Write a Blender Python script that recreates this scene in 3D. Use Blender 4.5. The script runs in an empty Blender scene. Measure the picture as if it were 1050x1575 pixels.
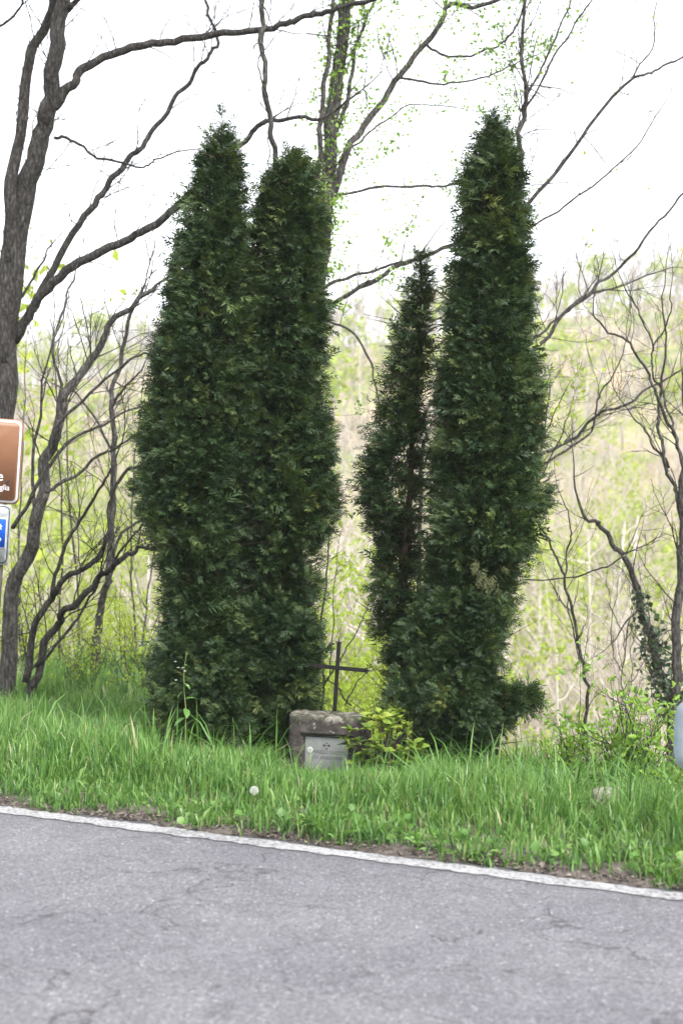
import bpy, bmesh, math
import numpy as np
from mathutils import Vector, Matrix, noise as mnoise

rng = np.random.default_rng(11)
R = math.radians
scene = bpy.context.scene
COL = scene.collection

# ------------------------------------------------------------------ camera
CAM_H, FPX = 1.65, 2187.5
cam_data = bpy.data.cameras.new('camera')
cam = bpy.data.objects.new('camera', cam_data); COL.objects.link(cam)
cam_data.sensor_fit = 'VERTICAL'; cam_data.sensor_height = 36.0; cam_data.lens = 50.0
cam_data.clip_start = 0.05; cam_data.clip_end = 1500.0
cam_data.dof.use_dof = True; cam_data.dof.focus_distance = 8.7; cam_data.dof.aperture_fstop = 2.2
PITCH, ROLL = R(-1.5), R(-1.5)
CAM_M = (Matrix.Rotation(math.pi / 2 + PITCH, 3, 'X') @ Matrix.Rotation(-ROLL, 3, 'Z'))
cam.matrix_world = Matrix.Translation((0, 0, CAM_H)) @ CAM_M.to_4x4()
scene.camera = cam

# ------------------------------------------------------------------ sky, sun, exposure
SUN_EL, SUN_AZ = R(52), R(148)          # azimuth from +Y (the view direction) towards +X
world = bpy.data.worlds.new('World'); scene.world = world; world.use_nodes = True
wn = world.node_tree.nodes; wl = world.node_tree.links; wn.clear()
sky = wn.new('ShaderNodeTexSky'); sky.sky_type = 'NISHITA'; sky.sun_disc = False
sky.sun_elevation = SUN_EL; sky.sun_rotation = SUN_AZ
sky.air_density = 1.0; sky.dust_density = 1.5; sky.ozone_density = 1.0
hs = wn.new('ShaderNodeHueSaturation'); hs.inputs['Saturation'].default_value = 0.16   # thin even cloud
bg = wn.new('ShaderNodeBackground'); bg.inputs['Strength'].default_value = 0.15
wo = wn.new('ShaderNodeOutputWorld')
wl.new(sky.outputs[0], hs.inputs['Color']); wl.new(hs.outputs[0], bg.inputs['Color']); wl.new(bg.outputs[0], wo.inputs['Surface'])
sun_d = bpy.data.lights.new('sun', 'SUN'); sun_d.energy = 1.5; sun_d.angle = R(14); sun_d.color = (1.0, 0.95, 0.87)
sun = bpy.data.objects.new('sun', sun_d); COL.objects.link(sun)
sdir = Vector((math.sin(SUN_AZ) * math.cos(SUN_EL), math.cos(SUN_AZ) * math.cos(SUN_EL), math.sin(SUN_EL)))
sun.rotation_euler = sdir.to_track_quat('Z', 'Y').to_euler()
vs = scene.view_settings
vs.view_transform = 'Standard'; vs.look = 'None'; vs.gamma = 1.0; vs.use_curve_mapping = False
vs.exposure = 1.9
scene.cycles.use_denoising = True
scene.cycles.max_bounces = 8; scene.cycles.transparent_max_bounces = 8
scene.cycles.volume_bounces = 0

# ------------------------------------------------------------------ helpers
def ray(px, py):
    return CAM_M @ Vector(((px - 525.0) / FPX, -(py - 787.5) / FPX, -1.0))
def P(px, py, Y):
    d = ray(px, py); return np.array(d * (Y / d.y)) + np.array((0, 0, CAM_H))
DU = np.array((0.933, -0.360)); DN = np.array((0.360, 0.933))      # along the road / away from it
def uv(x, y): return x * DU[0] + y * DU[1], x * DN[0] + y * DN[1]
def xy(u, v): return u * DU[0] + v * DN[0], u * DU[1] + v * DN[1]
def sstep(a, b, t):
    t = np.clip((t - a) / (b - a), 0, 1); return t * t * (3 - 2 * t)
def wob(x, y, s, k=0.0):
    return (np.sin(x * s + 1.3 + k) * np.cos(y * s * 1.17 + .7 + k) + .6 * np.sin(x * s * 2.3 + y * s * 1.9 + k * 2)
            + .35 * np.sin(x * s * 4.1 - y * s * 3.7 + 2.1 + k)) / 1.95
EDGE = 5.89                                                        # where the asphalt ends
def gz(x, y):
    """terrain height (numpy or float)"""
    x = np.asarray(x, float); y = np.asarray(y, float)
    u, v = uv(x, y)
    z = -0.03 + 0.045 * sstep(EDGE - .12, EDGE + .06, v)
    z = z - 0.30 * sstep(6.3, 8.6, v) + 0.02 * wob(x, y, 2.2) * sstep(6.0, 6.6, v)
    brink = 8.9 + 3.2 * sstep(-3.9, -5.6, u)                       # the bank is wider on the left
    t = np.clip(v - brink, 0, None)
    drop = -11.5 * (1 - np.exp(-t * 0.052)) - .25 * sstep(0, 1.2, t)
    z = z + drop
    rise = np.clip(v - 44, 0, None)
    ridge = np.clip(29 + 0.15 * (x - 8), 8, 42)
    z = z + (ridge + 11.5) * (1 - np.exp(-(rise / 105.0) ** 1.4)) + sstep(40, 90, v) * 1.8 * wob(x, y, .06)
    b = np.clip(-v - 1.2, 0, None)                                  # gentle bank behind the camera
    z = z + .10 * b * sstep(0, 4, b) - .0 * b
    return z
def G(px, py, y0=4.0, y1=60.0):
    d = ray(px, py); prev = None
    for Y in np.arange(y0, y1, .05):
        p = d * (Y / d.y); z = p.z + CAM_H
        if z <= float(gz(p.x, p.y)): return np.array((p.x, p.y, z))
    return P(px, py, y1)

def np_mesh(name, V, T, tint=None, smooth=False):
    V = np.asarray(V, np.float32); T = np.asarray(T, np.int32)
    me = bpy.data.meshes.new(name)
    me.vertices.add(len(V)); me.vertices.foreach_set('co', V.ravel())
    me.loops.add(T.size); me.loops.foreach_set('vertex_index', T.ravel())
    me.polygons.add(len(T)); me.polygons.foreach_set('loop_start', np.arange(0, T.size, 3, dtype=np.int32))
    try: me.polygons.foreach_set('loop_total', np.full(len(T), 3, np.int32))
    except Exception: pass
    if smooth: me.polygons.foreach_set('use_smooth', np.ones(len(T), bool))
    if tint is not None:
        a = me.attributes.new('tint', 'FLOAT', 'POINT'); a.data.foreach_set('value', np.asarray(tint, np.float32))
    me.update(calc_edges=True); me.validate()
    return me
def obj(name, me, mat=None, parent=None, loc=None):
    o = bpy.data.objects.new(name, me); COL.objects.link(o)
    if mat and me and not me.materials: me.materials.append(mat)
    if parent: o.parent = parent
    if parent and name in ('twigs', 'foliage', 'crown', 'branches', 'ivy', 'stems', 'tuft', 'browned_spray'): o['kind'] = 'stuff'
    if loc is not None: o.location = loc
    return o
def empty(name, loc=(0, 0, 0), rz=0.0):
    o = bpy.data.objects.new(name, None); COL.objects.link(o); o.location = loc; o.rotation_euler = (0, 0, rz)
    o.empty_display_size = .1
    return o
def tag(o, label=None, cat=None, group=None, kind=None):
    if label: o['label'] = label
    if cat: o['category'] = cat
    if group: o['group'] = group
    if kind: o['kind'] = kind
    return o
class MB:
    def __init__(s): s.V = []; s.T = []; s.C = []; s.n = 0
    def add(s, V, T, c=None):
        V = np.asarray(V, float); s.V.append(V); s.T.append(np.asarray(T, int) + s.n); s.n += len(V)
        s.C.append(np.full(len(V), .5) if c is None else np.broadcast_to(np.asarray(c, float), (len(V),)))
    def tube(s, pts, rad, k=6, cap=True, c=None):
        pts = np.asarray(pts, float); n = len(pts); rad = np.broadcast_to(np.asarray(rad, float), (n,))
        t = np.gradient(pts, axis=0); t /= np.linalg.norm(t, axis=1)[:, None] + 1e-12
        m = t.mean(0); ref = np.eye(3)[np.argmin(np.abs(m))]
        a = np.cross(t, ref); a /= np.linalg.norm(a, axis=1)[:, None] + 1e-12
        b = np.cross(t, a)
        ang = np.arange(k) * 2 * math.pi / k
        ring = a[:, None, :] * np.cos(ang)[None, :, None] + b[:, None, :] * np.sin(ang)[None, :, None]
        V = (pts[:, None, :] + ring * rad[:, None, None]).reshape(-1, 3)
        i = np.arange(n - 1)[:, None] * k + np.arange(k)[None, :]; j = np.arange(n - 1)[:, None] * k + (np.arange(k)[None, :] + 1) % k
        T = np.concatenate([np.stack([i, i + k, j], -1).reshape(-1, 3), np.stack([j, i + k, j + k], -1).reshape(-1, 3)])
        if cap:
            V = np.concatenate([V, pts[-1:], pts[:1]]); e = (n - 1) * k; kk = np.arange(k)
            T = np.concatenate([T, np.stack([e + kk, np.full(k, n * k), e + (kk + 1) % k], -1), np.stack([(kk + 1) % k, np.full(k, n * k + 1), kk], -1)])
        s.add(V, T, c)
    def box(s, x0, x1, y0, y1, z0, z1, c=None):
        V = [(x, y, z) for x in (x0, x1) for y in (y0, y1) for z in (z0, z1)]
        Q = [(0, 1, 3, 2), (4, 6, 7, 5), (0, 4, 5, 1), (2, 3, 7, 6), (0, 2, 6, 4), (1, 5, 7, 3)]
        s.add(V, [t for q in Q for t in ((q[0], q[1], q[2]), (q[0], q[2], q[3]))], c)
    def mesh(s, name, smooth=True):
        return np_mesh(name, np.concatenate(s.V), np.concatenate(s.T), np.concatenate(s.C), smooth)
def rot_to(dirs, roll):
    """(N,3,3) matrices whose columns are side, along(dirs), normal with a roll about dirs"""
    d = dirs / (np.linalg.norm(dirs, axis=1)[:, None] + 1e-12)
    ref = np.where(np.abs(d[:, 2:3]) > .95, np.array([[1., 0, 0]]), np.array([[0, 0, 1.]]))
    a = np.cross(d, ref); a /= np.linalg.norm(a, axis=1)[:, None] + 1e-12
    b = np.cross(a, d)
    c, s = np.cos(roll)[:, None], np.sin(roll)[:, None]
    side = a * c + b * s; nor = np.cross(side, d)
    return np.stack([side, d, nor], -1)
def scatter(templates, pos, dirs, roll, scale, tint, which):
    Vs, Ts, Cs, n = [], [], [], 0
    M = rot_to(dirs, roll)
    for k, (tv, tt, tc) in enumerate(templates):
        idx = np.nonzero(which == k)[0]
        if not len(idx): continue
        V = np.einsum('nij,vj->nvi', M[idx], tv) * scale[idx][:, None, None] + pos[idx][:, None, :]
        T = tt[None] + (np.arange(len(idx)) * len(tv))[:, None, None] + n
        Vs.append(V.reshape(-1, 3)); Ts.append(T.reshape(-1, 3)); Cs.append((tint[idx][:, None] + tc[None]).ravel()); n += len(idx) * len(tv)
    return np.concatenate(Vs), np.concatenate(Ts), np.clip(np.concatenate(Cs), 0, 1)

# ------------------------------------------------------------------ materials
def new_mat(name):
    m = bpy.data.materials.new(name); m.use_nodes = True; m.node_tree.nodes.clear()
    return m, m.node_tree.nodes, m.node_tree.links
def ramp(nd, stops):
    r = nd.new('ShaderNodeValToRGB'); e = r.color_ramp.elements
    while len(e) < len(stops): e.new(.5)
    for k, (p, c) in enumerate(stops): e[k].position = p; e[k].color = (*c, 1)
    return r
def leaf_mat(name, stops, rough=.5, trans=.35, spec=.35, tcol=None):
    m, nd, lk = new_mat(name)
    at = nd.new('ShaderNodeAttribute'); at.attribute_name = 'tint'
    r = ramp(nd, stops); lk.new(at.outputs['Fac'], r.inputs[0])
    bs = nd.new('ShaderNodeBsdfPrincipled'); bs.inputs['Roughness'].default_value = rough
    bs.inputs['Specular IOR Level'].default_value = spec
    lk.new(r.outputs[0], bs.inputs['Base Color'])
    tr = nd.new('ShaderNodeBsdfTranslucent'); mx = nd.new('ShaderNodeMixShader'); mx.inputs[0].default_value = trans
    mu = nd.new('ShaderNodeMix'); mu.data_type = 'RGBA'; mu.blend_type = 'MULTIPLY'; mu.inputs[0].default_value = 1.0
    mu.inputs['B'].default_value = (*(tcol or (1.3, 1.25, .6)), 1)
    lk.new(r.outputs[0], mu.inputs['A']); lk.new(mu.outputs['Result'], tr.inputs['Color'])
    lk.new(bs.outputs[0], mx.inputs[1]); lk.new(tr.outputs[0], mx.inputs[2])
    o = nd.new('ShaderNodeOutputMaterial'); lk.new(mx.outputs[0], o.inputs[0])
    return m
def noise_mat(name, stops, scale=8, detail=6, rough=.9, bump=.3, bump_dist=.01, stretch=(1, 1, 1), spec=.25, metal=0.0, scale2=None, coords='Object'):
    m, nd, lk = new_mat(name)
    tc = nd.new('ShaderNodeTexCoord'); mp = nd.new('ShaderNodeMapping'); mp.inputs['Scale'].default_value = stretch
    lk.new(tc.outputs[coords], mp.inputs[0])
    n = nd.new('ShaderNodeTexNoise'); n.inputs['Scale'].default_value = scale; n.inputs['Detail'].default_value = detail
    n.inputs['Roughness'].default_value = .65
    lk.new(mp.outputs[0], n.inputs['Vector'])
    r = ramp(nd, stops); lk.new(n.outputs['Fac'], r.inputs[0])
    bs = nd.new('ShaderNodeBsdfPrincipled'); bs.inputs['Roughness'].default_value = rough
    bs.inputs['Specular IOR Level'].default_value = spec; bs.inputs['Metallic'].default_value = metal
    lk.new(r.outputs[0], bs.inputs['Base Color'])
    if bump:
        n2 = nd.new('ShaderNodeTexNoise'); n2.inputs['Scale'].default_value = scale2 or scale * 2.5; n2.inputs['Detail'].default_value = 8
        lk.new(mp.outputs[0], n2.inputs['Vector'])
        b = nd.new('ShaderNodeBump'); b.inputs['Strength'].default_value = bump; b.inputs['Distance'].default_value = bump_dist
        lk.new(n2.outputs['Fac'], b.inputs['Height']); lk.new(b.outputs[0], bs.inputs['Normal'])
    o = nd.new('ShaderNodeOutputMaterial'); lk.new(bs.outputs[0], o.inputs[0])
    return m
def asphalt_mat():
    m, nd, lk = new_mat('worn_asphalt')
    tc = nd.new('ShaderNodeTexCoord')
    def vor(scale, feat='F1'):
        v = nd.new('ShaderNodeTexVoronoi'); v.feature = feat; v.inputs['Scale'].default_value = scale
        lk.new(tc.outputs['Object'], v.inputs['Vector']); return v
    def noi(scale, det=5, vec=None):
        n = nd.new('ShaderNodeTexNoise'); n.inputs['Scale'].default_value = scale; n.inputs['Detail'].default_value = det
        lk.new(vec or tc.outputs['Object'], n.inputs['Vector']); return n
    def mix(a, b, f, mode='MIX'):
        x = nd.new('ShaderNodeMix'); x.data_type = 'RGBA'; x.blend_type = mode
        for sock, val in ((x.inputs['A'], a), (x.inputs['B'], b)):
            if isinstance(val, tuple): sock.default_value = (*val, 1)
            else: lk.new(val, sock)
        if isinstance(f, float): x.inputs[0].default_value = f
        else: lk.new(f, x.inputs[0])
        return x.outputs['Result']
    def math_(op, a, b):
        x = nd.new('ShaderNodeMath'); x.operation = op
        for k, val in enumerate((a, b)):
            if isinstance(val, float): x.inputs[k].default_value = val
            else: lk.new(val, x.inputs[k])
        return x.outputs[0]
    stones = vor(120.0); sr = ramp(nd, [(0, (.080, .078, .088)), (.35, (.120, .118, .131)), (.8, (.152, .15, .166)), (.965, (.18, .177, .192)), (1, (.32, .315, .33))])
    sep = nd.new('ShaderNodeSeparateColor'); lk.new(stones.outputs['Color'], sep.inputs[0]); lk.new(sep.outputs[0], sr.inputs[0])
    fine = noi(260.0, 3); fr = ramp(nd, [(.3, (.75, .75, .75)), (.7, (1.2, 1.2, 1.2))]); lk.new(fine.outputs['Fac'], fr.inputs[0])
    big = noi(.9, 5); br = ramp(nd, [(.3, (.84, .83, .86)), (.7, (1.12, 1.12, 1.1))]); lk.new(big.outputs['Fac'], br.inputs[0])
    mid = noi(5.5, 6); mr = ramp(nd, [(.3, (.90, .90, .90)), (.68, (1.07, 1.07, 1.07))]); lk.new(mid.outputs['Fac'], mr.inputs[0])
    c = mix(sr.outputs[0], fr.outputs[0], 1.0, 'MULTIPLY'); c = mix(c, br.outputs[0], 1.0, 'MULTIPLY'); c = mix(c, mr.outputs[0], 1.0, 'MULTIPLY')
    # cracks: warped cell edges, only where a patchy mask lets them show
    warp = noi(2.6, 6); ad = nd.new('ShaderNodeVectorMath'); ad.operation = 'SCALE'; ad.inputs['Scale'].default_value = .55
    lk.new(warp.outputs['Color'], ad.inputs[0]); ad2 = nd.new('ShaderNodeVectorMath'); ad2.operation = 'ADD'
    lk.new(tc.outputs['Object'], ad2.inputs[0]); lk.new(ad.outputs[0], ad2.inputs[1])
    mp = nd.new('ShaderNodeMapping'); mp.inputs['Rotation'].default_value = (0, 0, R(18)); mp.inputs['Scale'].default_value = (.55, 1.5, 1)
    lk.new(ad2.outputs[0], mp.inputs[0])
    ed = nd.new('ShaderNodeTexVoronoi'); ed.feature = 'DISTANCE_TO_EDGE'; ed.inputs['Scale'].default_value = 1.7; lk.new(mp.outputs[0], ed.inputs['Vector'])
    cr = ramp(nd, [(0.0, (1, 1, 1)), (.012, (0, 0, 0))]); lk.new(ed.outputs['Distance'], cr.inputs[0])
    mk = noi(1.15, 4); mkr = ramp(nd, [(.34, (0, 0, 0)), (.46, (1, 1, 1))]); lk.new(mk.outputs['Fac'], mkr.inputs[0])
    mk2 = noi(14.0, 3); mkr2 = ramp(nd, [(.34, (0, 0, 0)), (.5, (1, 1, 1))]); lk.new(mk2.outputs['Fac'], mkr2.inputs[0])
    crack = math_('MULTIPLY', math_('MULTIPLY', cr.outputs[0], mkr.outputs[0]), mkr2.outputs[0])
    ed2 = nd.new('ShaderNodeTexVoronoi'); ed2.feature = 'DISTANCE_TO_EDGE'; ed2.inputs['Scale'].default_value = 4.6; lk.new(mp.outputs[0], ed2.inputs['Vector'])
    cr2 = ramp(nd, [(0.0, (1, 1, 1)), (.022, (0, 0, 0))]); lk.new(ed2.outputs['Distance'], cr2.inputs[0])
    mk3 = noi(2.1, 5); mkr3 = ramp(nd, [(.48, (0, 0, 0)), (.6, (1, 1, 1))]); lk.new(mk3.outputs['Fac'], mkr3.inputs[0])
    crack = math_('MAXIMUM', crack, math_('MULTIPLY', math_('MULTIPLY', math_('MULTIPLY', cr2.outputs[0], mkr3.outputs[0]), mkr2.outputs[0]), .6))
    c = mix(c, (.035, .033, .036), math_('MULTIPLY', crack, .75))
    bs = nd.new('ShaderNodeBsdfPrincipled'); bs.inputs['Roughness'].default_value = .82; bs.inputs['Specular IOR Level'].default_value = .35
    lk.new(c, bs.inputs['Base Color'])
    h = math_('SUBTRACT', math_('ADD', math_('MULTIPLY', stones.outputs['Distance'], -.5), math_('MULTIPLY', fine.outputs['Fac'], .3)), math_('MULTIPLY', crack, 1.2))
    b = nd.new('ShaderNodeBump'); b.inputs['Strength'].default_value = .55; b.inputs['Distance'].default_value = .006
    lk.new(h, b.inputs['Height']); lk.new(b.outputs[0], bs.inputs['Normal'])
    o = nd.new('ShaderNodeOutputMaterial'); lk.new(bs.outputs[0], o.inputs[0])
    return m
def paint_mat():
    m, nd, lk = new_mat('worn_road_paint')
    tc = nd.new('ShaderNodeTexCoord')
    n = nd.new('ShaderNodeTexNoise'); n.inputs['Scale'].default_value = 55; n.inputs['Detail'].default_value = 5
    n2 = nd.new('ShaderNodeTexNoise'); n2.inputs['Scale'].default_value = 4; n2.inputs['Detail'].default_value = 4
    for q in (n, n2): lk.new(tc.outputs['Object'], q.inputs['Vector'])
    ad = nd.new('ShaderNodeMath'); ad.operation = 'MULTIPLY_ADD'; ad.inputs[1].default_value = .45
    lk.new(n2.outputs['Fac'], ad.inputs[0]); lk.new(n.outputs['Fac'], ad.inputs[2])
    r = ramp(nd, [(.58, (.12, .117, .125)), (.68, (.225, .225, .232)), (.86, (.31, .31, .32))]); lk.new(ad.outputs[0], r.inputs[0])
    bs = nd.new('ShaderNodeBsdfPrincipled'); bs.inputs['Roughness'].default_value = .75; lk.new(r.outputs[0], bs.inputs['Base Color'])
    b = nd.new('ShaderNodeBump'); b.inputs['Strength'].default_value = .4; b.inputs['Distance'].default_value = .004
    lk.new(n.outputs['Fac'], b.inputs['Height']); lk.new(b.outputs[0], bs.inputs['Normal'])
    o = nd.new('ShaderNodeOutputMaterial'); lk.new(bs.outputs[0], o.inputs[0])
    return m
def plain(name, col, rough=.5, metal=0.0, spec=.4):
    d = tuple(c * .86 for c in col)
    return noise_mat(name, [(.3, d), (.7, col)], scale=14, rough=rough, bump=.08, bump_dist=.002, spec=spec, metal=metal)
M = {}
M['asphalt'] = asphalt_mat(); M['paint'] = paint_mat()
M['soil'] = noise_mat('verge_soil_and_litter', [(.3, (.04, .034, .031)), (.5, (.085, .072, .065)), (.7, (.15, .132, .12))], scale=16, rough=.95, bump=.6, bump_dist=.02)
M['bark'] = noise_mat('grey_brown_bark', [(.32, (.018, .017, .016)), (.5, (.06, .056, .052)), (.68, (.16, .153, .145))], scale=55, stretch=(1, 1, .25), rough=.95, bump=1.0, bump_dist=.03)
M['bark_dark'] = noise_mat('dark_wet_bark', [(.32, (.012, .011, .0105)), (.5, (.036, .033, .031)), (.7, (.12, .115, .108))], scale=55, stretch=(1, 1, .28), rough=.9, bump=1.0, bump_dist=.03)
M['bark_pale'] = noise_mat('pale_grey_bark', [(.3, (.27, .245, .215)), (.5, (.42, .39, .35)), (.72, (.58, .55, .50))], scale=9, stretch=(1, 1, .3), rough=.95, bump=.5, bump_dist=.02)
M['thuja_bark'] = noise_mat('fibrous_conifer_bark', [(.3, (.028, .02, .016)), (.7, (.085, .06, .045))], scale=40, stretch=(1, 1, .1), rough=.95, bump=.8, bump_dist=.01)
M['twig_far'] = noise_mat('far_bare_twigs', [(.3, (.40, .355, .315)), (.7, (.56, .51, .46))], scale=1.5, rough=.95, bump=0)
M['thuja'] = leaf_mat('thuja_scale_leaves', [(0, (.011, .027, .011)), (.4, (.027, .056, .020)), (.8, (.076, .112, .032)), (1, (.135, .155, .042))], rough=.55, trans=.22, spec=.3)
M['thuja_dead'] = leaf_mat('browned_thuja_leaves', [(0, (.035, .045, .02)), (1, (.10, .10, .042))], rough=.8, trans=.15)
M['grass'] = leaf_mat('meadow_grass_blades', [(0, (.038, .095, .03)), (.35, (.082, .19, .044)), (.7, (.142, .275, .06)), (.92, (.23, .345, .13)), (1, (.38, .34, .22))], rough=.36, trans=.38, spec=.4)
M['weed'] = leaf_mat('broad_weed_leaves', [(0, (.055, .13, .03)), (.6, (.11, .23, .05)), (1, (.20, .32, .09))], rough=.45, trans=.32)
M['spring'] = leaf_mat('fresh_spring_leaves', [(0, (.16, .25, .035)), (.5, (.27, .38, .05)), (1, (.40, .47, .09))], rough=.5, trans=.5)
M['spring_green'] = leaf_mat('fresh_elder_leaves', [(0, (.10, .20, .035)), (.5, (.18, .33, .05)), (1, (.30, .43, .09))], rough=.5, trans=.42)
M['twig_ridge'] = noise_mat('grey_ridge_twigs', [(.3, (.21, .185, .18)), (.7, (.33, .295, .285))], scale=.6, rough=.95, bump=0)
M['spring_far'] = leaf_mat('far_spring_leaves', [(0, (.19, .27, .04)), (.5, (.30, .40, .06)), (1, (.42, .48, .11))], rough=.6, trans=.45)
M['ivy'] = leaf_mat('dark_ivy_leaves', [(0, (.012, .035, .014)), (1, (.05, .10, .035))], rough=.35, trans=.15, spec=.5)
M['rhodo'] = leaf_mat('yellow_green_rhododendron_leaves', [(0, (.05, .10, .02)), (.5, (.13, .20, .03)), (1, (.29, .34, .06))], rough=.35, trans=.22, spec=.5)
M['dry'] = leaf_mat('dry_litter', [(0, (.04, .032, .028)), (.45, (.11, .09, .077)), (.8, (.21, .185, .16)), (1, (.40, .38, .36))], rough=.8, trans=.1)
M['iron'] = noise_mat('rusty_wrought_iron', [(.35, (.005, .005, .006)), (.58, (.010, .009, .009)), (.76, (.045, .022, .014))], scale=24, rough=.6, bump=.4, bump_dist=.003)
M['plaque'] = noise_mat('weathered_grey_marble', [(.25, (.14, .147, .147)), (.55, (.205, .215, .213)), (.8, (.26, .265, .26))], scale=9, stretch=(1.6, 1, .6), rough=.6, bump=.15, bump_dist=.003)
M['letter'] = plain('engraved_letter_shade', (.085, .088, .09), rough=.9)
M['letter_dark'] = plain('carved_mark_shade', (.035, .035, .037), rough=.8)  # carved cross marks lie flat; shade of the cut recesses is in this colour
M['steel'] = noise_mat('galvanised_steel', [(.3, (.28, .34, .40)), (.55, (.36, .42, .48)), (.75, (.45, .50, .55))], scale=11, rough=.55, bump=.1, bump_dist=.002, metal=.35)
M['sign_brown'] = plain('faded_brown_sign_film', (.24, .115, .065), rough=.45)
M['sign_white'] = plain('white_sign_film', (.72, .74, .80), rough=.45)
M['sign_blue'] = plain('blue_sign_film', (.012, .10, .56), rough=.45)
M['sign_grey'] = noise_mat('grimy_grey_plate', [(.3, (.20, .215, .215)), (.55, (.34, .36, .36)), (.75, (.45, .47, .46))], scale=30, rough=.6, bump=.1, bump_dist=.002)
M['sign_black'] = plain('black_sign_line', (.012, .014, .022), rough=.45)
M['post'] = plain('dull_sign_post', (.055, .045, .038), rough=.7)
M['fluff'] = leaf_mat('dandelion_fluff', [(0, (.62, .62, .58)), (1, (.8, .8, .78))], rough=.9, trans=.5, tcol=(1, 1, 1))
M['petal'] = leaf_mat('white_petals', [(0, (.7, .7, .66)), (1, (.8, .8, .78))], rough=.7, trans=.3, tcol=(1, 1, 1))
M['stalk'] = leaf_mat('pale_green_stalk', [(0, (.18, .25, .06)), (1, (.34, .38, .15))], rough=.5, trans=.2)
def stone_mat(top):
    m, nd, lk = new_mat('lichened_brown_sandstone')
    tc = nd.new('ShaderNodeTexCoord'); ge = nd.new('ShaderNodeNewGeometry')
    def noi(s, d=6):
        n = nd.new('ShaderNodeTexNoise'); n.inputs['Scale'].default_value = s; n.inputs['Detail'].default_value = d; n.inputs['Roughness'].default_value = .65
        lk.new(tc.outputs['Object'], n.inputs['Vector']); return n
    n1 = noi(11); r1 = ramp(nd, [(.3, (.016, .014, .013)), (.5, (.04, .034, .031)), (.7, (.085, .073, .066))]); lk.new(n1.outputs['Fac'], r1.inputs[0])
    n2 = noi(19, 4); r2 = ramp(nd, [(.60, (0, 0, 0)), (.66, (1, 1, 1))]); lk.new(n2.outputs['Fac'], r2.inputs[0])
    mx = nd.new('ShaderNodeMix'); mx.data_type = 'RGBA'; lk.new(r2.outputs[0], mx.inputs[0]); lk.new(r1.outputs[0], mx.inputs['A']); mx.inputs['B'].default_value = (.17, .165, .155, 1)
    # pale lichen crust and moss grow on the top
    sp = nd.new('ShaderNodeSeparateXYZ'); lk.new(tc.outputs['Object'], sp.inputs[0])
    n3 = noi(30, 5); ad = nd.new('ShaderNodeMath'); ad.operation = 'MULTIPLY_ADD'; ad.inputs[1].default_value = .10; lk.new(n3.outputs['Fac'], ad.inputs[0]); lk.new(sp.outputs['Z'], ad.inputs[2])
    r3 = ramp(nd, [(top + .05 - .028, (0, 0, 0)), (top + .05 - .012, (1, 1, 1))]); lk.new(ad.outputs[0], r3.inputs[0])
    n4 = noi(16, 5); r4 = ramp(nd, [(.36, (.025, .028, .016)), (.48, (.05, .05, .034)), (.56, (.16, .15, .125)), (.75, (.22, .21, .18))]); lk.new(n4.outputs['Fac'], r4.inputs[0])
    m2 = nd.new('ShaderNodeMix'); m2.data_type = 'RGBA'; lk.new(r3.outputs[0], m2.inputs[0]); lk.new(mx.outputs['Result'], m2.inputs['A']); lk.new(r4.outputs[0], m2.inputs['B'])
    bs = nd.new('ShaderNodeBsdfPrincipled'); bs.inputs['Roughness'].default_value = .95; lk.new(m2.outputs['Result'], bs.inputs['Base Color'])
    n5 = noi(60, 8); b = nd.new('ShaderNodeBump'); b.inputs['Strength'].default_value = .7; b.inputs['Distance'].default_value = .008
    lk.new(n5.outputs['Fac'], b.inputs['Height']); lk.new(b.outputs[0], bs.inputs['Normal'])
    o = nd.new('ShaderNodeOutputMaterial'); lk.new(bs.outputs[0], o.inputs[0])
    return m
def ground_mat():
    m, nd, lk = new_mat('woodland_floor')
    tc = nd.new('ShaderNodeTexCoord')
    def noi(s, d=6):
        n = nd.new('ShaderNodeTexNoise'); n.inputs['Scale'].default_value = s; n.inputs['Detail'].default_value = d; n.inputs['Roughness'].default_value = .62
        lk.new(tc.outputs['Object'], n.inputs['Vector']); return n
    n1 = noi(6, 8); r1 = ramp(nd, [(.3, (.20, .155, .10)), (.5, (.36, .295, .20)), (.72, (.50, .43, .31))]); lk.new(n1.outputs['Fac'], r1.inputs[0])
    n2 = noi(.11, 5); r2 = ramp(nd, [(.48, (0, 0, 0)), (.62, (1, 1, 1))]); lk.new(n2.outputs['Fac'], r2.inputs[0])
    n3 = noi(2.0, 6); r3 = ramp(nd, [(.3, (.10, .15, .03)), (.7, (.22, .29, .06))]); lk.new(n3.outputs['Fac'], r3.inputs[0])
    mx = nd.new('ShaderNodeMix'); mx.data_type = 'RGBA'; lk.new(r2.outputs[0], mx.inputs[0]); lk.new(r1.outputs[0], mx.inputs['A']); lk.new(r3.outputs[0], mx.inputs['B'])
    bs = nd.new('ShaderNodeBsdfPrincipled'); bs.inputs['Roughness'].default_value = .95; bs.inputs['Specular IOR Level'].default_value = .15
    lk.new(mx.outputs['Result'], bs.inputs['Base Color'])
    n4 = noi(25, 6); b = nd.new('ShaderNodeBump'); b.inputs['Strength'].default_value = .6; b.inputs['Distance'].default_value = .03
    lk.new(n4.outputs['Fac'], b.inputs['Height']); lk.new(b.outputs[0], bs.inputs['Normal'])
    o = nd.new('ShaderNodeOutputMaterial'); lk.new(bs.outputs[0], o.inputs[0])
    return m
M['floor'] = ground_mat()

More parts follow.
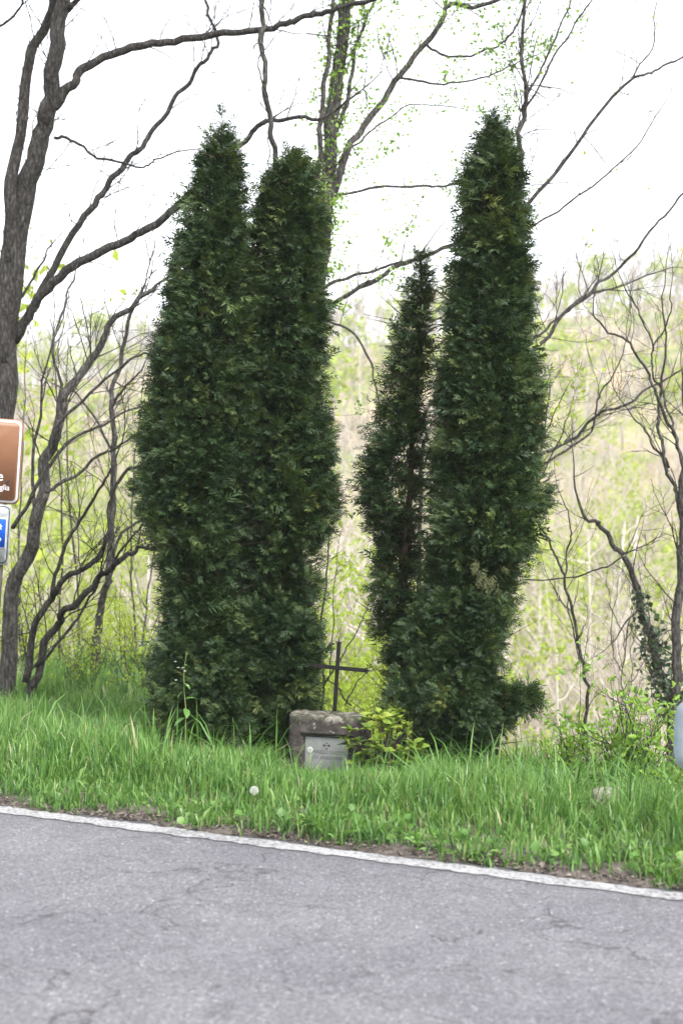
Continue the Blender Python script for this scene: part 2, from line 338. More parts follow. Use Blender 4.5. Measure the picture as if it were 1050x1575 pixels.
# ------------------------------------------------------------------ ground, road
def grid_axis(spans):
    out = []
    for a, b, s in spans: out += list(np.arange(a, b, s))
    return np.array(out + [spans[-1][1]])
us = grid_axis([(-300, -60, 8), (-60, -12, 2), (-12, 6, .2), (6, 60, 2), (60, 300, 8)])
vv = grid_axis([(-40, 0, 4), (0, 5.6, .8), (5.6, 6.6, .05), (6.6, 14, .2), (14, 50, 1.2), (50, 140, 3), (140, 420, 8)])
UU, VV = np.meshgrid(us, vv); X, Y = xy(UU, VV); Z = gz(X, Y)
nu = len(us); i = (np.arange(len(vv) - 1)[:, None] * nu + np.arange(nu - 1)[None]).ravel()
T = np.concatenate([np.stack([i, i + 1, i + nu + 1], -1), np.stack([i, i + nu + 1, i + nu], -1)])
ground = obj('ground', np_mesh('ground', np.stack([X, Y, Z], -1).reshape(-1, 3), T, smooth=True), M['floor'])
tag(ground, 'grassy verge falling into the valley and rising as a wooded hillside', 'ground', kind='structure')
mb = MB()                                       # asphalt sheet with a crumbling edge
ue = grid_axis([(-200, -12, 10), (-12, 6, .04), (6, 200, 10)])
ev = EDGE + .025 * wob(ue * 3, ue, 2.0) + .012 * np.sin(ue * 31) * np.cos(ue * 17)
far = np.stack([*xy(ue, ev), np.full(len(ue), 0.0)], -1); near = np.stack([*xy(ue, np.full(len(ue), -1.3)), np.full(len(ue), 0.0)], -1)
midl = np.stack([*xy(ue, np.full(len(ue), 5.6)), np.full(len(ue), .0)], -1)
low = far.copy(); low[:, 2] = -.06
k = len(ue); Vr = np.concatenate([near, midl, far, low]); i = np.arange(k - 1)
Tr = np.concatenate([np.concatenate([np.stack([i + q * k, i + 1 + q * k, i + k + 1 + q * k], -1), np.stack([i + q * k, i + k + 1 + q * k, i + k + q * k], -1)]) for q in range(3)])
road = obj('road', np_mesh('road', Vr, Tr), M['asphalt']); tag(road, 'cracked light grey asphalt road crossing the foreground', 'road', kind='structure')
LV = 5.755
def edge_strip(v0, v1, ragged):
    a = v0 + ragged * (rng.random(k) - .5); b = v1 + ragged * (rng.random(k) - .5)
    A = np.stack([*xy(ue, a), np.full(k, .004)], -1); B = np.stack([*xy(ue, b), np.full(k, .004)], -1)
    i = np.arange(k - 1)
    return np.concatenate([A, B]), np.concatenate([np.stack([i, i + 1, i + k + 1], -1), np.stack([i, i + k + 1, i + k], -1)])
obj('edge_line', np_mesh('edge_line', *edge_strip(LV - .054, LV + .054, .026)), M['paint'], road)

# ------------------------------------------------------------------ thujas
def spray(seed, n=5):
    r = np.random.default_rng(seed); V, T, C = [], [], []
    def kite(b, d, ln, w, zc, c0):
        nrm = np.array((-d[1], d[0])); q = len(V); m = b + d * ln * .22; e = b + d * ln
        for p, zz, cc in ((m + nrm * w * 1.05, zc * .3, c0 - .08), (e, zc, c0 + .24), (m - nrm * w * 1.05, 0, c0 - .08)):
            V.append((p[0], p[1], zz - .22 * p[1] ** 2)); C.append(cc)
        T.append((q, q + 1, q + 2))
    kite(np.array((0, 0.)), np.array((0, 1.)), 1.0, .03, 0, .0)
    for k in range(n):
        t = .12 + .72 * k / (n - 1)
        for s in (-1, 1):
            a = (.75 - .25 * t) + r.normal(0, .1); d = np.array((s * math.sin(a), math.cos(a)))
            kite(np.array((0, t + r.normal(0, .03))), d, (.62 - .36 * t) * r.uniform(.8, 1.15), .045 + .014 * r.random(), r.normal(-.05, .09), 0)
    return np.array(V), np.array(T), np.array(C)
SPRAYS = [spray(s) for s in (1, 2, 3, 4)]
def fbm(p, s):
    return np.array([mnoise.fractal(Vector(q * s), 1.0, 2.0, 3) for q in p])
def thuja(name, label, outline, depth, trunks, lobes=(), seed=0, dens=1.0, gap=0.0, clump=0.105, extra=None):
    r = np.random.default_rng(seed)
    ol = np.array(outline, float)                  # rows: y, left, right (pixels)
    base_px = trunks[0][0][0]; b = P(base_px[0], base_px[1], depth); b[2] = gz(b[0], b[1])
    root = empty(name, b)
    tag(root, label, 'tree', 'thujas around the memorial stone')
    sc = depth / FPX
    # ---- clump centres
    ys = np.arange(ol[0, 0], ol[-1, 0], 1.0); half = (np.interp(ys, ol[:, 0], ol[:, 2]) - np.interp(ys, ol[:, 0], ol[:, 1])) / 2
    area = (half * sc * 2 * math.pi * sc).sum()
    n = int(area / (clump * .62) ** 2 * dens * 1.3)
    yy = r.choice(ys, n * 2, p=half / half.sum()) + r.random(n * 2)
    l = np.interp(yy, ol[:, 0], ol[:, 1]); rr_ = np.interp(yy, ol[:, 0], ol[:, 2])
    cx, hw = (l + rr_) / 2, (rr_ - l) / 2 * sc
    th = r.random(n * 2) * 2 * math.pi
    inner = r.random(n * 2) < .36
    fr = np.where(inner, r.uniform(.2, .76, n * 2), r.uniform(.86, 1.0, n * 2))
    C = np.array([P(a, q, depth) for a, q in zip(cx, yy)])
    out = np.stack([np.cos(th), np.sin(th), np.zeros_like(th)], -1)
    lump = fbm(np.stack([C[:, 0] + out[:, 0] * hw, C[:, 1] + out[:, 1] * hw, C[:, 2]], -1) + seed * 7.3, 4.2)
    slim = np.clip(hw / .17, .0, 1)
    rad = np.clip(hw - .012 - .038 * (1 - slim), .008, None) * fr * (1 + .20 * np.clip(lump, -1, .45)) * (1 - (.13 if len(lobes) else 0) * sstep(815, 870, yy))
    pos = C + out * rad[:, None]
    hole = fbm((pos + seed * 3.1 + 50) * np.array((1.25, 1.25, .5)), 5.5)
    top = 1 - np.clip((yy - ol[0, 0]) / 420.0, 0, 1)
    hole2 = fbm(pos + seed * 1.7 + 90, 12.0)
    keep = (hole > np.where(inner, -.5, -.10 - .3 * np.clip(top * 3 - 1.6, 0, 1)) + .10 * np.clip((yy - 760) / 60, 0, 1) * np.clip((960 - yy) / 60, 0, 1)) & (hole2 > -.75 + gap * 1.5 * np.clip(top * 1.6, 0, 1) * (1 - .6 * np.clip(top * 3 - 1.8, 0, 1)))
    idx = np.nonzero(keep)[0][:int(n * 1.08)]
    pos, out, yy = pos[idx], out[idx], yy[idx]; inn = inner[idx]; slim = slim[idx]
    lob = []
    for (lx, ly, lr) in lobes:                     # rounded bushy regrowth near the foot
        c = P(lx, ly, depth - .16 - .16 * r.random()); R_ = lr * sc * 1.06
        m = int(4 * math.pi * R_ ** 2 / (clump * .62) ** 2 * .62)
        d = r.normal(size=(m, 3)); d /= np.linalg.norm(d, axis=1)[:, None]
        kk = d[:, 2] > -.75; d = d[kk]
        pp = c + d * R_ * r.uniform(.68, .98, len(d))[:, None]
        hk = fbm(pp + 31.0 + seed, 5.0) > -.16; lob.append((pp[hk], d[hk]))
    if lob:
        inn = np.concatenate([inn] + [np.zeros(len(a), bool) for a, _ in lob]); slim = np.concatenate([slim] + [np.ones(len(a)) for a, _ in lob]); pos = np.concatenate([pos] + [a for a, _ in lob]); out = np.concatenate([out] + [d * 1.0 for _, d in lob])
    ok = pos[:, 2] > gz(pos[:, 0], pos[:, 1]) + .03
    pos, out, inn, slim = pos[ok], out[ok], inn[ok], slim[ok]
    # ---- sprays fanning out of every clump
    q = 14
    ct = r.normal(.36, .2, len(pos))
    axis = out * np.array((1, 1, .5)) * (.3 + .5 * slim)[:, None] + np.array((0, 0, .5)) + r.normal(0, .28, pos.shape)
    axis /= np.linalg.norm(axis, axis=1)[:, None]
    big = r.uniform(.75, 1.25, len(pos)) * np.where(inn, 1.6, 1) * (.5 + .5 * slim)
    A = np.repeat(axis, q, 0); B = np.repeat(big, q)
    dr = A + r.normal(0, .36, A.shape); dr /= np.linalg.norm(dr, axis=1)[:, None]
    p = np.repeat(pos, q, 0) + r.normal(0, clump * .21, A.shape) * B[:, None] + (dr - A * .4) * (.035 * B)[:, None] - A * .05
    tint = np.repeat(ct, q) + r.normal(0, .09, len(p))
    scl = r.uniform(.034, .078, len(p)) * B
    V, Tn, Cn = scatter(SPRAYS, p, dr, r.uniform(-1.3, 1.3, len(p)), scl, tint, r.integers(0, 4, len(p)))
    obj('crown', np_mesh('thuja_crown', V - b, Tn, Cn), M['thuja'], root)
    # ---- trunks and dead inner twigs
    tw = MB()
    for pts, r0, r1 in trunks:
        w = np.array([P(a, q_, depth + .03 * math.sin(i_ * 2.1)) for i_, (a, q_) in enumerate(pts)])
        w[0, 2] = gz(w[0, 0], w[0, 1]) - .06
        w = smooth_line(w, 8, .006, r)
        t = MB(); t.tube(w - b, np.linspace(r0, r1, len(w)) * sc, 8)
        obj('trunk', t.mesh('thuja_trunk'), M['thuja_bark'], root)
        for _ in range(int(110 * len(pts) / 3)):
            s0 = w[r.integers(2, len(w) - 2)]; a = r.random() * 6.28; ln = r.uniform(.12, .38)
            e = s0 + np.array((math.cos(a), math.sin(a), r.uniform(.1, .8))) * ln
            mm = (s0 + e) / 2 + r.normal(0, .02, 3)
            tw.tube(np.array([s0, mm, e]) - b, [.005, .0035, .0012], 3, cap=False)
    obj('twigs', tw.mesh('thuja_twigs'), M['thuja_bark'], root)
    if extra: extra(root, b, r, depth)
    return root
def smooth_line(pts, m, amp, r):
    pts = np.asarray(pts, float); n = len(pts)
    ext = np.concatenate([[2 * pts[0] - pts[1]], pts, [2 * pts[-1] - pts[-2]]]); outp = []
    for i_ in range(n - 1):
        p0, p1, p2, p3 = ext[i_:i_ + 4]
        for t in np.arange(m) / m:
            outp.append(.5 * (2 * p1 + (p2 - p0) * t + (2 * p0 - 5 * p1 + 4 * p2 - p3) * t * t + (3 * p1 - p0 - 3 * p2 + p3) * t ** 3))
    outp.append(pts[-1]); o = np.array(outp); nz = r.normal(0, amp, o.shape); nz[0] = 0
    nz[1:-1] = (nz[:-2] + nz[1:-1] + nz[2:]) / 2
    return o + nz

L1 = [(163, 338, 343), (185, 326, 352), (215, 312, 366), (250, 303, 371), (300, 288, 376), (350, 278, 374), (400, 268, 380), (450, 259, 386), (500, 250, 390), (550, 241, 392),
      (600, 231, 394), (650, 223, 395), (700, 212, 396), (750, 204, 396), (800, 210, 394), (830, 228, 390), (870, 240, 385), (910, 238, 385), (950, 246, 388), (1000, 242, 392), (1060, 236, 395), (1110, 236, 390), (1165, 262, 380)]
L2 = [(226, 450, 460), (245, 434, 474), (270, 410, 486), (300, 394, 493), (350, 380, 497), (400, 376, 499), (500, 370, 501), (560, 366, 501), (600, 362, 504), (650, 360, 509), (700, 356, 516),
      (750, 352, 519), (800, 350, 515), (835, 352, 500), (870, 352, 484), (950, 350, 487), (1000, 350, 490), (1050, 345, 496), (1090, 345, 486), (1112, 350, 448), (1165, 350, 440)]
R1 = [(378, 648, 654), (400, 640, 662), (440, 622, 668), (480, 612, 667), (520, 604, 662), (560, 600, 660), (585, 590, 658), (620, 584, 654), (660, 572, 652), (700, 562, 648), (750, 552, 646),
      (785, 556, 644), (815, 572, 642), (850, 578, 640), (890, 564, 640), (930, 566, 640), (980, 574, 640), (1020, 582, 630), (1060, 590, 620)]
R2 = [(166, 755, 760), (190, 743, 774), (215, 733, 788), (250, 722, 798), (300, 711, 806), (350, 708, 812), (400, 698, 817), (450, 685, 822), (500, 677, 826), (560, 671, 829), (620, 669, 834), (680, 664, 838),
      (740, 656, 841), (800, 651, 839), (835, 650, 832), (860, 648, 806), (900, 640, 797), (950, 622, 786), (1000, 612, 781), (1050, 612, 782), (1100, 625, 775), (1165, 640, 768)]
thuja('columnar_thuja', 'tall dark green thuja with pointed top, leftmost of the four', L1, 9.05,
      [([(300, 1150), (303, 1000), (306, 850), (318, 650), (330, 420), (340, 200)], 8, 1.5), ([(330, 1140), (345, 980), (352, 860), (360, 700)], 5, 2)],
      lobes=[(268, 1010, 36), (262, 1062, 34), (338, 985, 42), (330, 1055, 46), (282, 1105, 40), (345, 1115, 45)], seed=1, gap=.42)
thuja('columnar_thuja', 'dense blunt topped thuja to the left of the stone memorial', L2, 9.2,
      [([(400, 1150), (392, 1000), (388, 850), (405, 600), (430, 400), (452, 260)], 7, 1.5), ([(445, 1140), (446, 1000), (444, 850), (440, 650)], 6, 2), ([(375, 1140), (370, 950), (366, 780), (378, 560), (405, 330)], 5, 1.5)],
      lobes=[(405, 955, 44), (440, 1040, 50), (388, 1050, 46), (452, 965, 34), (410, 1112, 44), (462, 1085, 32), (462, 900, 30), (470, 1015, 28)], seed=2, gap=.34)
thuja('slender_thuja', 'short thin thuja with bare brown trunk showing, beside the largest thuja', R1, 9.35,
      [([(618, 1140), (622, 1000), (624, 850), (634, 680), (642, 540), (650, 400)], 8, 1.5)], seed=3, gap=.3, dens=.58)
def bent_branch(root, b, r, depth):                # the low branch that sweeps up by itself on the right
    D = depth - .12
    w = smooth_line([P(728, 1142, D), P(757, 1120, D), P(785, 1100, D), P(800, 1078, D)], 6, .003, r)
    t = MB(); t.tube(w - b, np.linspace(4, 2, len(w)) * D / FPX, 6); br = obj('low_branch', t.mesh('low_branch'), M['thuja_bark'], root)
    pos, dr = [], []
    for (cx, cy, cr, m) in ((804, 1078, 22, 260), (775, 1082, 20, 190), (765, 1112, 20, 140)):
        d = r.normal(size=(m, 3)); d /= np.linalg.norm(d, axis=1)[:, None]
        pos.append(P(cx, cy, D) + d * cr * D / FPX * r.uniform(.3, .9, m)[:, None]); dr.append(d + np.array((.25, 0, .55)))
    pos = np.concatenate(pos); dr = np.concatenate(dr); m = len(pos)
    V, Tn, Cn = scatter(SPRAYS, pos, dr, r.uniform(-1.3, 1.3, m), r.uniform(.06, .10, m), r.normal(.4, .12, m), r.integers(0, 4, m))
    obj('tuft', np_mesh('tuft', V - b, Tn, Cn), M['thuja'], br)
    m = 15; pos = P(745, 880, depth - .36) + r.normal(0, .045, (m, 3)) * np.array((.8, .5, 1.2))
    V, Tn, Cn = scatter(SPRAYS, pos, r.normal(0, .4, (m, 3)) + np.array((0, -.5, -.7)), r.uniform(-1.3, 1.3, m), r.uniform(.06, .10, m), r.normal(.6, .2, m), r.integers(0, 4, m))
    o = obj('browned_spray', np_mesh('browned_spray', V - b, Tn, Cn), M['thuja_dead'], root); o['label'] = 'yellowed dead sprays hanging on the front'
thuja('columnar_thuja', 'largest thuja, broad and dense, rightmost of the four', R2, 9.05,
      [([(700, 1150), (704, 1000), (708, 850), (730, 600), (745, 400), (756, 210)], 10, 2), ([(740, 1140), (735, 950), (740, 820), (765, 640)], 6, 2)],
      lobes=[(636, 1058, 40), (610, 1085, 30), (650, 985, 40), (700, 1085, 58), (735, 1000, 40), (695, 935, 50), (722, 1135, 46), (668, 1142, 42), (755, 945, 34)], seed=4, gap=.16, extra=bent_branch)

# ------------------------------------------------------------------ bare trees behind the verge
def leaf_tpl(w=.5, fold=.12, curl=-.15):
    V = np.array([(0, 0, 0), (-w * .42, .3, fold), (0, .35, 0), (w * .42, .3, fold), (-w * .36, .68, fold + curl * .4), (0, .68, curl * .3), (w * .36, .68, fold + curl * .4), (0, 1, curl)])
    Tt = np.array([(0, 2, 1), (0, 3, 2), (1, 2, 5), (1, 5, 4), (2, 3, 6), (2, 6, 5), (4, 5, 7), (5, 6, 7)])
    return V, Tt, np.array([-.1, .0, -.08, 0, .05, 0, .05, .1])
def small_leaf(w=.5):
    return np.array([(0, 0, 0), (-w / 2, .5, .08), (0, 1, -.1), (w / 2, .5, .08)]), np.array([(0, 2, 1), (0, 3, 2)]), np.array([-.05, 0, .08, 0])
SL = [small_leaf(.45), small_leaf(.6), small_leaf(.75)]
def grow(mb, start, d, ln, r0, r, level, tips, up=.25, k=3):
    n = max(4, int(ln / .09)); n = min(n, 14); p = np.array(start, float); d = np.asarray(d, float) / np.linalg.norm(d)
    pts = [p.copy()]; bend = r.normal(0, .16, 3)
    for _ in range(n):
        d = d + r.normal(0, .13, 3) + bend * .35 + np.array((0, 0, up * .16)); d /= np.linalg.norm(d); p = p + d * ln / n; pts.append(p.copy())
    pts = np.array(pts); mb.tube(pts, np.linspace(r0, max(r0 * .3, .0011), len(pts)), k, cap=False)
    tips.append(pts)
    if level > 0:
        for _ in range(int(r.integers(2, 5))):
            i_ = r.integers(1, len(pts) - 1); dd = (pts[i_ + 1] - pts[i_]) / (ln / n) + r.normal(0, .55, 3)
            grow(mb, pts[i_], dd, ln * r.uniform(.3, .62), r0 * .5, r, level - 1, tips, up, 3)
def bare_tree(name, label, depth, limbs, seed, bark='bark', twig_n=1.0, leaves=None, base=None, cat='tree', group=None, twig_len=(.25, .9), flare=1.25, spread=.35):
    """limbs: (pixel polyline, radius at start px, radius at end px); the first is the trunk and is carried down to the ground"""
    r = np.random.default_rng(seed); sc = depth / FPX
    pts, r0, r1 = limbs[0]
    w0 = [P(a, q, depth) for a, q in pts]
    g = np.array(base if base is not None else (w0[0][0], w0[0][1], 0.0)); g[2] = gz(g[0], g[1])
    low = g.copy(); low[2] -= .12
    need_foot = w0[0][2] - g[2] > .12
    root = empty(name, g); tag(root, label, cat, group)
    lines = []
    for j, (pts, r0, r1) in enumerate(limbs):
        drift = np.cumsum(r.normal(0, .07, len(pts))); drift -= drift[0]
        off = 0 if j == 0 else None
        if j and lines:                            # start the limb where the nearest limb already is
            a, q = pts[0]; best = min((np.hypot(*(np.array(pp) - (a, q)))[()], dd) for L in lines for pp, dd in zip(L[1], L[2]))
            off = best[1] - depth
        sgn = r.choice((-1, 1)); reach = np.linspace(0, 1, len(pts)) * spread * r.uniform(.3, 1) * sgn * (0 if j == 0 else 1)
        dep = depth + off + drift + reach
        dep = np.maximum(dep, 10.15)
        w = [P(a, q, dd) for (a, q), dd in zip(pts, dep)]
        rad = list(np.linspace(r0, r1, len(pts)) * sc * (1.0 if r0 > 10 else .84 if r0 > 5 else .72))
        if j == 0:
            if need_foot: w = [low] + ([(low * .55 + w[0] * .45)] if w[0][2] - g[2] > 1 else []) + w; rad = [r0 * sc * flare] + ([r0 * sc * 1.08] if len(w) > len(pts) + 1 else []) + rad
            else: w[0] = low; rad[0] *= flare
        m = 6; s = smooth_line(w, m, .014 if r0 > 5 else .010, r)
        rr = np.interp(np.linspace(0, len(w) - 1, len(s)), np.arange(len(w)), rad) * (1 + r.normal(0, .03, len(s)))
        lines.append((s, pts, dep, rr))
        t = MB(); t.tube(s - g, rr, 9 if r0 > 5 else 6)
        obj('trunk' if j == 0 else 'limb', t.mesh('limb'), M[bark], root)
    tw = MB(); tips = []
    for j, (s, _, _, rr) in enumerate(lines):
        ln = np.linalg.norm(np.diff(s, axis=0), axis=1).sum()
        cnt = int(ln * 3.2 * twig_n) + (1 if twig_n > 0 else 0)
        for _ in range(cnt):
            i_ = int(len(s) * r.uniform(.3 if j == 0 else .12, .98)); i_ = min(i_, len(s) - 2)
            t = s[i_ + 1] - s[i_]; t /= np.linalg.norm(t) + 1e-9
            dd = t * .6 + r.normal(0, .55, 3) + np.array((0, .1, .3))
            q = s[i_]
            if q[1] < 10.3: continue
            grow(tw, q - g, dd, r.uniform(*twig_len), min(rr[i_] * .40, .0065), r, 2 if r.random() < .6 else 1, tips)
        grow(tw, s[-1] - g, s[-1] - s[-3], r.uniform(*twig_len), rr[-1] * .9, r, 2, tips)
    if twig_n > 0: obj('twigs', tw.mesh('twigs'), M[bark if bark != 'bark' else 'bark'], root)
    if leaves:
        cnt, size, mat, near = leaves; pos, dr = [], []
        for _ in range(cnt):
            if near == 'twig' and tips:
                L = tips[r.integers(len(tips))]; q = L[r.integers(1, len(L))] + r.normal(0, .03, 3)
            else:
                if _ % 9 == 0:
                    if r.random() < .5 and tips: L = tips[r.integers(len(tips))]; ctr = L[r.integers(1, len(L))]
                    else:
                        s = lines[0 if r.random() < .72 else r.integers(0, near)][0]; ctr = s[r.integers(len(s) * 9 // 20, len(s))] - g + r.normal(0, .10, 3)
                q = ctr + r.normal(0, .04, 3)
            pos.append(q); dr.append(r.normal(0, .7, 3) + np.array((0, 0, .1)))
        pos = np.array(pos); m = len(pos)
        V, Tn, Cn = scatter(SL, pos, np.array(dr), r.uniform(-3, 3, m), r.uniform(.6, 1.2, m) * size, r.normal(.5, .22, m), r.integers(0, 3, m))
        obj('foliage', np_mesh('foliage', V, Tn, Cn), M[mat], root)
    return root, lines, g

bare_tree('bare_tree', 'big bare dark tree with forked trunk behind the brown sign', 12.2, [
    ([(-52, 1060), (-30, 850), (2, 640), (14, 480), (33, 330), (60, 232), (77, 160), (86, 80), (95, 0), (108, -70)], 21, 9.5),
    ([(8, 560), (10, 420), (18, 330), (28, 230), (42, 95), (70, 40), (92, -30)], 12, 6),
    ([(78, 165), (105, 130), (140, 100), (200, 73), (270, 61), (340, 52), (420, 43), (470, 28), (520, 15), (600, -14)], 9, 4),
    ([(20, 520), (75, 430), (130, 335), (158, 300), (190, 250), (215, 225), (250, 180), (285, 130), (310, 95), (335, 68), (325, 30), (310, -10)], 7, 2.2),
    ([(22, 525), (60, 458), (110, 410), (180, 375), (240, 345), (285, 305), (330, 262), (370, 222), (405, 190), (445, 184), (500, 182)], 9.5, 3),
    ([(84, 212), (110, 215), (150, 240), (190, 252), (225, 255), (250, 240), (300, 232)], 4, 1.4),
    ([(0, 40), (30, 15), (40, -20)], 3, 2), ([(88, 35), (105, 15), (130, -10)], 6, 4), ([(20, 470), (45, 440), (70, 400), (82, 372)], 4, 1.5)],
    seed=21, bark='bark_dark', twig_n=1.2)
bare_tree('bare_tree', 'bare brown leaning tree on the bank, right of the sign post', 11.2, [
    ([(8, 1082), (22, 920), (46, 842), (63, 778), (70, 711), (86, 663), (105, 606), (135, 560), (165, 505), (205, 468), (245, 440)], 12, 3),
    ([(20, 812), (57, 752), (92, 654), (146, 600), (190, 560), (235, 540)], 4.5, 2),
    ([(70, 757), (105, 736), (143, 708), (178, 689), (222, 660)], 4, 2.2), ([(75, 720), (111, 676), (168, 648), (215, 626)], 4, 2),
    ([(90, 660), (95, 600), (82, 540), (98, 470), (112, 420)], 4, 1.8), ([(30, 900), (50, 830), (52, 720), (62, 640), (70, 560)], 5, 2.2)],
    seed=22, twig_n=1.1, twig_len=(.3, 1.0))
bare_tree('bare_tree', 'low bare tree with stems fanning sideways towards the leftmost thuja', 10.9, [
    ([(46, 1078), (70, 997), (92, 955), (127, 920), (159, 886), (178, 867), (206, 851), (236, 845)], 8, 3),
    ([(40, 1050), (50, 971), (79, 917), (111, 886), (159, 851), (168, 778), (190, 733), (210, 722)], 7, 2.6),
    ([(40, 1065), (54, 1025), (98, 978), (133, 927), (150, 900)], 4, 2), ([(80, 917), (98, 850), (130, 790), (160, 740), (180, 700)], 4.5, 2), ([(165, 880), (200, 826), (225, 805)], 3, 2)],
    seed=23, bark='bark_dark', twig_n=1.3, twig_len=(.25, .8))
bare_tree('bare_tree', 'upright bare tree rising close beside the leftmost thuja', 12.6, [
    ([(146, 1064), (152, 965), (165, 902), (171, 854), (178, 695), (175, 616), (188, 540), (205, 470)], 8, 3),
    ([(166, 900), (180, 840), (206, 805), (232, 797)], 4, 2), ([(178, 700), (150, 650), (120, 610), (80, 590)], 3, 1.5), ([(176, 620), (200, 590), (225, 560)], 3, 1.5)],
    seed=24, twig_n=1.3)
for n_, (x0, x1, D, h0, lab) in enumerate([(85, 92, 13.5, 430, 'thin straight sapling between the two leaning bare trees'), (118, 108, 14.5, 520, 'thin pale sapling behind the fanning bare stems'),
                                          (205, 214, 14.0, 600, 'thin sapling hard against the left edge of the leftmost thuja'), (40, 30, 15.0, 540, 'thin sapling behind the right edge of the brown sign'), (225, 236, 16, 700, 'short sapling low beside the left thuja foot')]):
    mid = [(x0 + (x1 - x0) * t + 8 * math.sin(5 * t + n_), 1075 + (h0 - 1075) * t) for t in np.linspace(0, 1, 6)]
    bare_tree('sapling', lab, D, [(mid, 3, 1)], seed=30 + n_, bark='bark', twig_n=1.6, twig_len=(.3, .9), leaves=(60, .05, 'spring', 'twig'), group='saplings behind the verge')
bare_tree('climber_tree', 'tall tree wrapped in leafy climber rising behind the blunt topped thuja', 12.4, [
    ([(448, 1080), (455, 800), (474, 560), (494, 420), (504, 310), (509, 200), (520, 100), (534, 0), (545, -80)], 13, 9.5),
    ([(505, 335), (530, 245), (560, 190), (600, 135), (635, 90), (680, 30), (690, 6), (735, 9), (775, -8)], 7, 3.5),
    ([(655, 68), (690, 88), (740, 80), (775, 62), (800, 20), (812, -12)], 3, 2), ([(612, 120), (660, 127), (720, 125), (780, 105), (832, 80)], 3, 1.3),
    ([(512, 262), (545, 225), (573, 198), (629, 161), (697, 164)], 3, 1.2), ([(505, 300), (580, 288), (640, 287), (691, 286), (722, 270)], 3.4, 2.4),
    ([(500, 475), (550, 445), (600, 415), (650, 395), (710, 370), (760, 350)], 5, 4), ([(500, 442), (540, 425), (590, 410), (640, 398)], 4, 2.5),
    ([(500, 490), (545, 515), (570, 570), (580, 605), (592, 645)], 2.8, 1.5), ([(490, 300), (491, 240), (497, 150), (508, 60), (512, -20)], 5.5, 3.5),
    ([(512, 210), (535, 150), (545, 80), (570, 20), (590, -10)], 5, 2.5)],
    seed=41, bark='bark', twig_n=1.0, leaves=(7000, .040, 'spring_green', 6), twig_len=(.25, .7))
bare_tree('bare_tree', 'smooth bare stem standing up behind the blunt topped thuja', 11.6, [
    ([(440, 1080), (436, 700), (432, 400), (424, 255), (418, 190), (406, 110), (402, 40), (406, -20)], 5.5, 4.5), ([(412, 150), (398, 110), (402, 70), (388, 72)], 2, 1.2), ([(418, 190), (412, 240), (413, 270)], 1.5, 1)],
    seed=42, twig_n=.25)
bare_tree('bare_tree', 'crooked bare trunk seen in the gap between the slender and the largest thuja', 11.4, [
    ([(640, 1085), (645, 900), (648, 760), (652, 685), (655, 642), (675, 600), (700, 545), (715, 500)], 5, 3), ([(652, 720), (664, 690), (690, 660)], 3, 2)], seed=43, twig_n=.5)
rF, lF, gF = bare_tree('bare_tree', 'bare grey tree spreading thin branches right of the largest thuja', 12.0, [
    ([(735, 1085), (745, 800), (775, 500), (797, 300), (799, 217), (807, 158), (804, 90), (808, -20)], 8, 2.5),
    ([(807, 158), (835, 95), (862, 40), (885, -20)], 3, 1.6), ([(808, 165), (850, 90), (885, 40), (920, -20)], 2.6, 1.4),
    ([(800, 330), (858, 260), (914, 186), (969, 124), (1005, 108), (1056, 85)], 4.5, 2), ([(968, 125), (998, 75), (1006, 5)], 2, 1.2),
    ([(800, 360), (870, 315), (930, 270), (985, 215), (1014, 168)], 2.6, 1.2),
    ([(795, 560), (824, 535), (860, 495), (911, 444), (940, 423), (977, 380), (1020, 330), (1060, 290)], 4.5, 2.2), ([(795, 548), (835, 512), (880, 470), (912, 446)], 3, 2), ([(905, 452), (960, 437), (1030, 410)], 2.6, 1.5),
    ([(790, 715), (837, 697), (887, 671), (919, 636), (961, 620), (1001, 596), (1060, 562)], 4.2, 2), ([(800, 745), (850, 705), (905, 668), (915, 640), (925, 600), (940, 580)], 3, 1.6)],
    seed=44, bark='bark', twig_n=1.5, leaves=(70, .045, 'spring', 'twig'), twig_len=(.3, .9))
bare_tree('bare_tree', 'bare forked tree at the right edge above the guard rail end', 10.8, [
    ([(1030, 1110), (1036, 1060), (1040, 980), (1046, 880), (1047, 780), (1056, 650), (1062, 500)], 9, 7),
    ([(1046, 790), (1036, 745), (1022, 711), (1012, 660), (1012, 636), (1017, 599), (1022, 540), (1016, 480)], 4.5, 1.8),
    ([(1052, 735), (1036, 668), (1009, 612), (999, 577), (967, 529), (937, 508), (913, 481)], 4, 1.8),
    ([(1040, 690), (1033, 649), (1015, 599), (1001, 575), (1004, 540), (988, 495), (961, 444)], 3, 1.4), ([(1028, 720), (1007, 681), (985, 657), (964, 633)], 2.8, 1.5), ([(1004, 540), (1025, 490), (1030, 440)], 2, 1)],
    seed=45, bark='bark', twig_n=1.5, twig_len=(.25, .7))
def ivy_sleeve(lines, g, root, r):
    s = lines[0][0]; pos = []
    for _ in range(900):
        lo, hi = P(1000, 1085, 11.6)[2], P(1000, 905, 11.6)[2]; idx = np.nonzero((s[:, 2] > lo) & (s[:, 2] < hi))[0]; i_ = idx[int(len(idx) * r.beta(1, 1.8))]; pos.append(s[i_] - g + r.normal(0, .075, 3) * (1.25 - (i_ - idx[0]) / len(idx)))
    pos = np.array(pos); m = len(pos)
    V, Tn, Cn = scatter([small_leaf(.95)], pos, r.normal(0, .6, (m, 3)) + np.array((0, -.4, -.2)), r.uniform(-3, 3, m), r.uniform(.03, .06, m), r.normal(.45, .25, m), np.zeros(m, int))
    obj('ivy', np_mesh('ivy', V, Tn, Cn), M['ivy'], root)
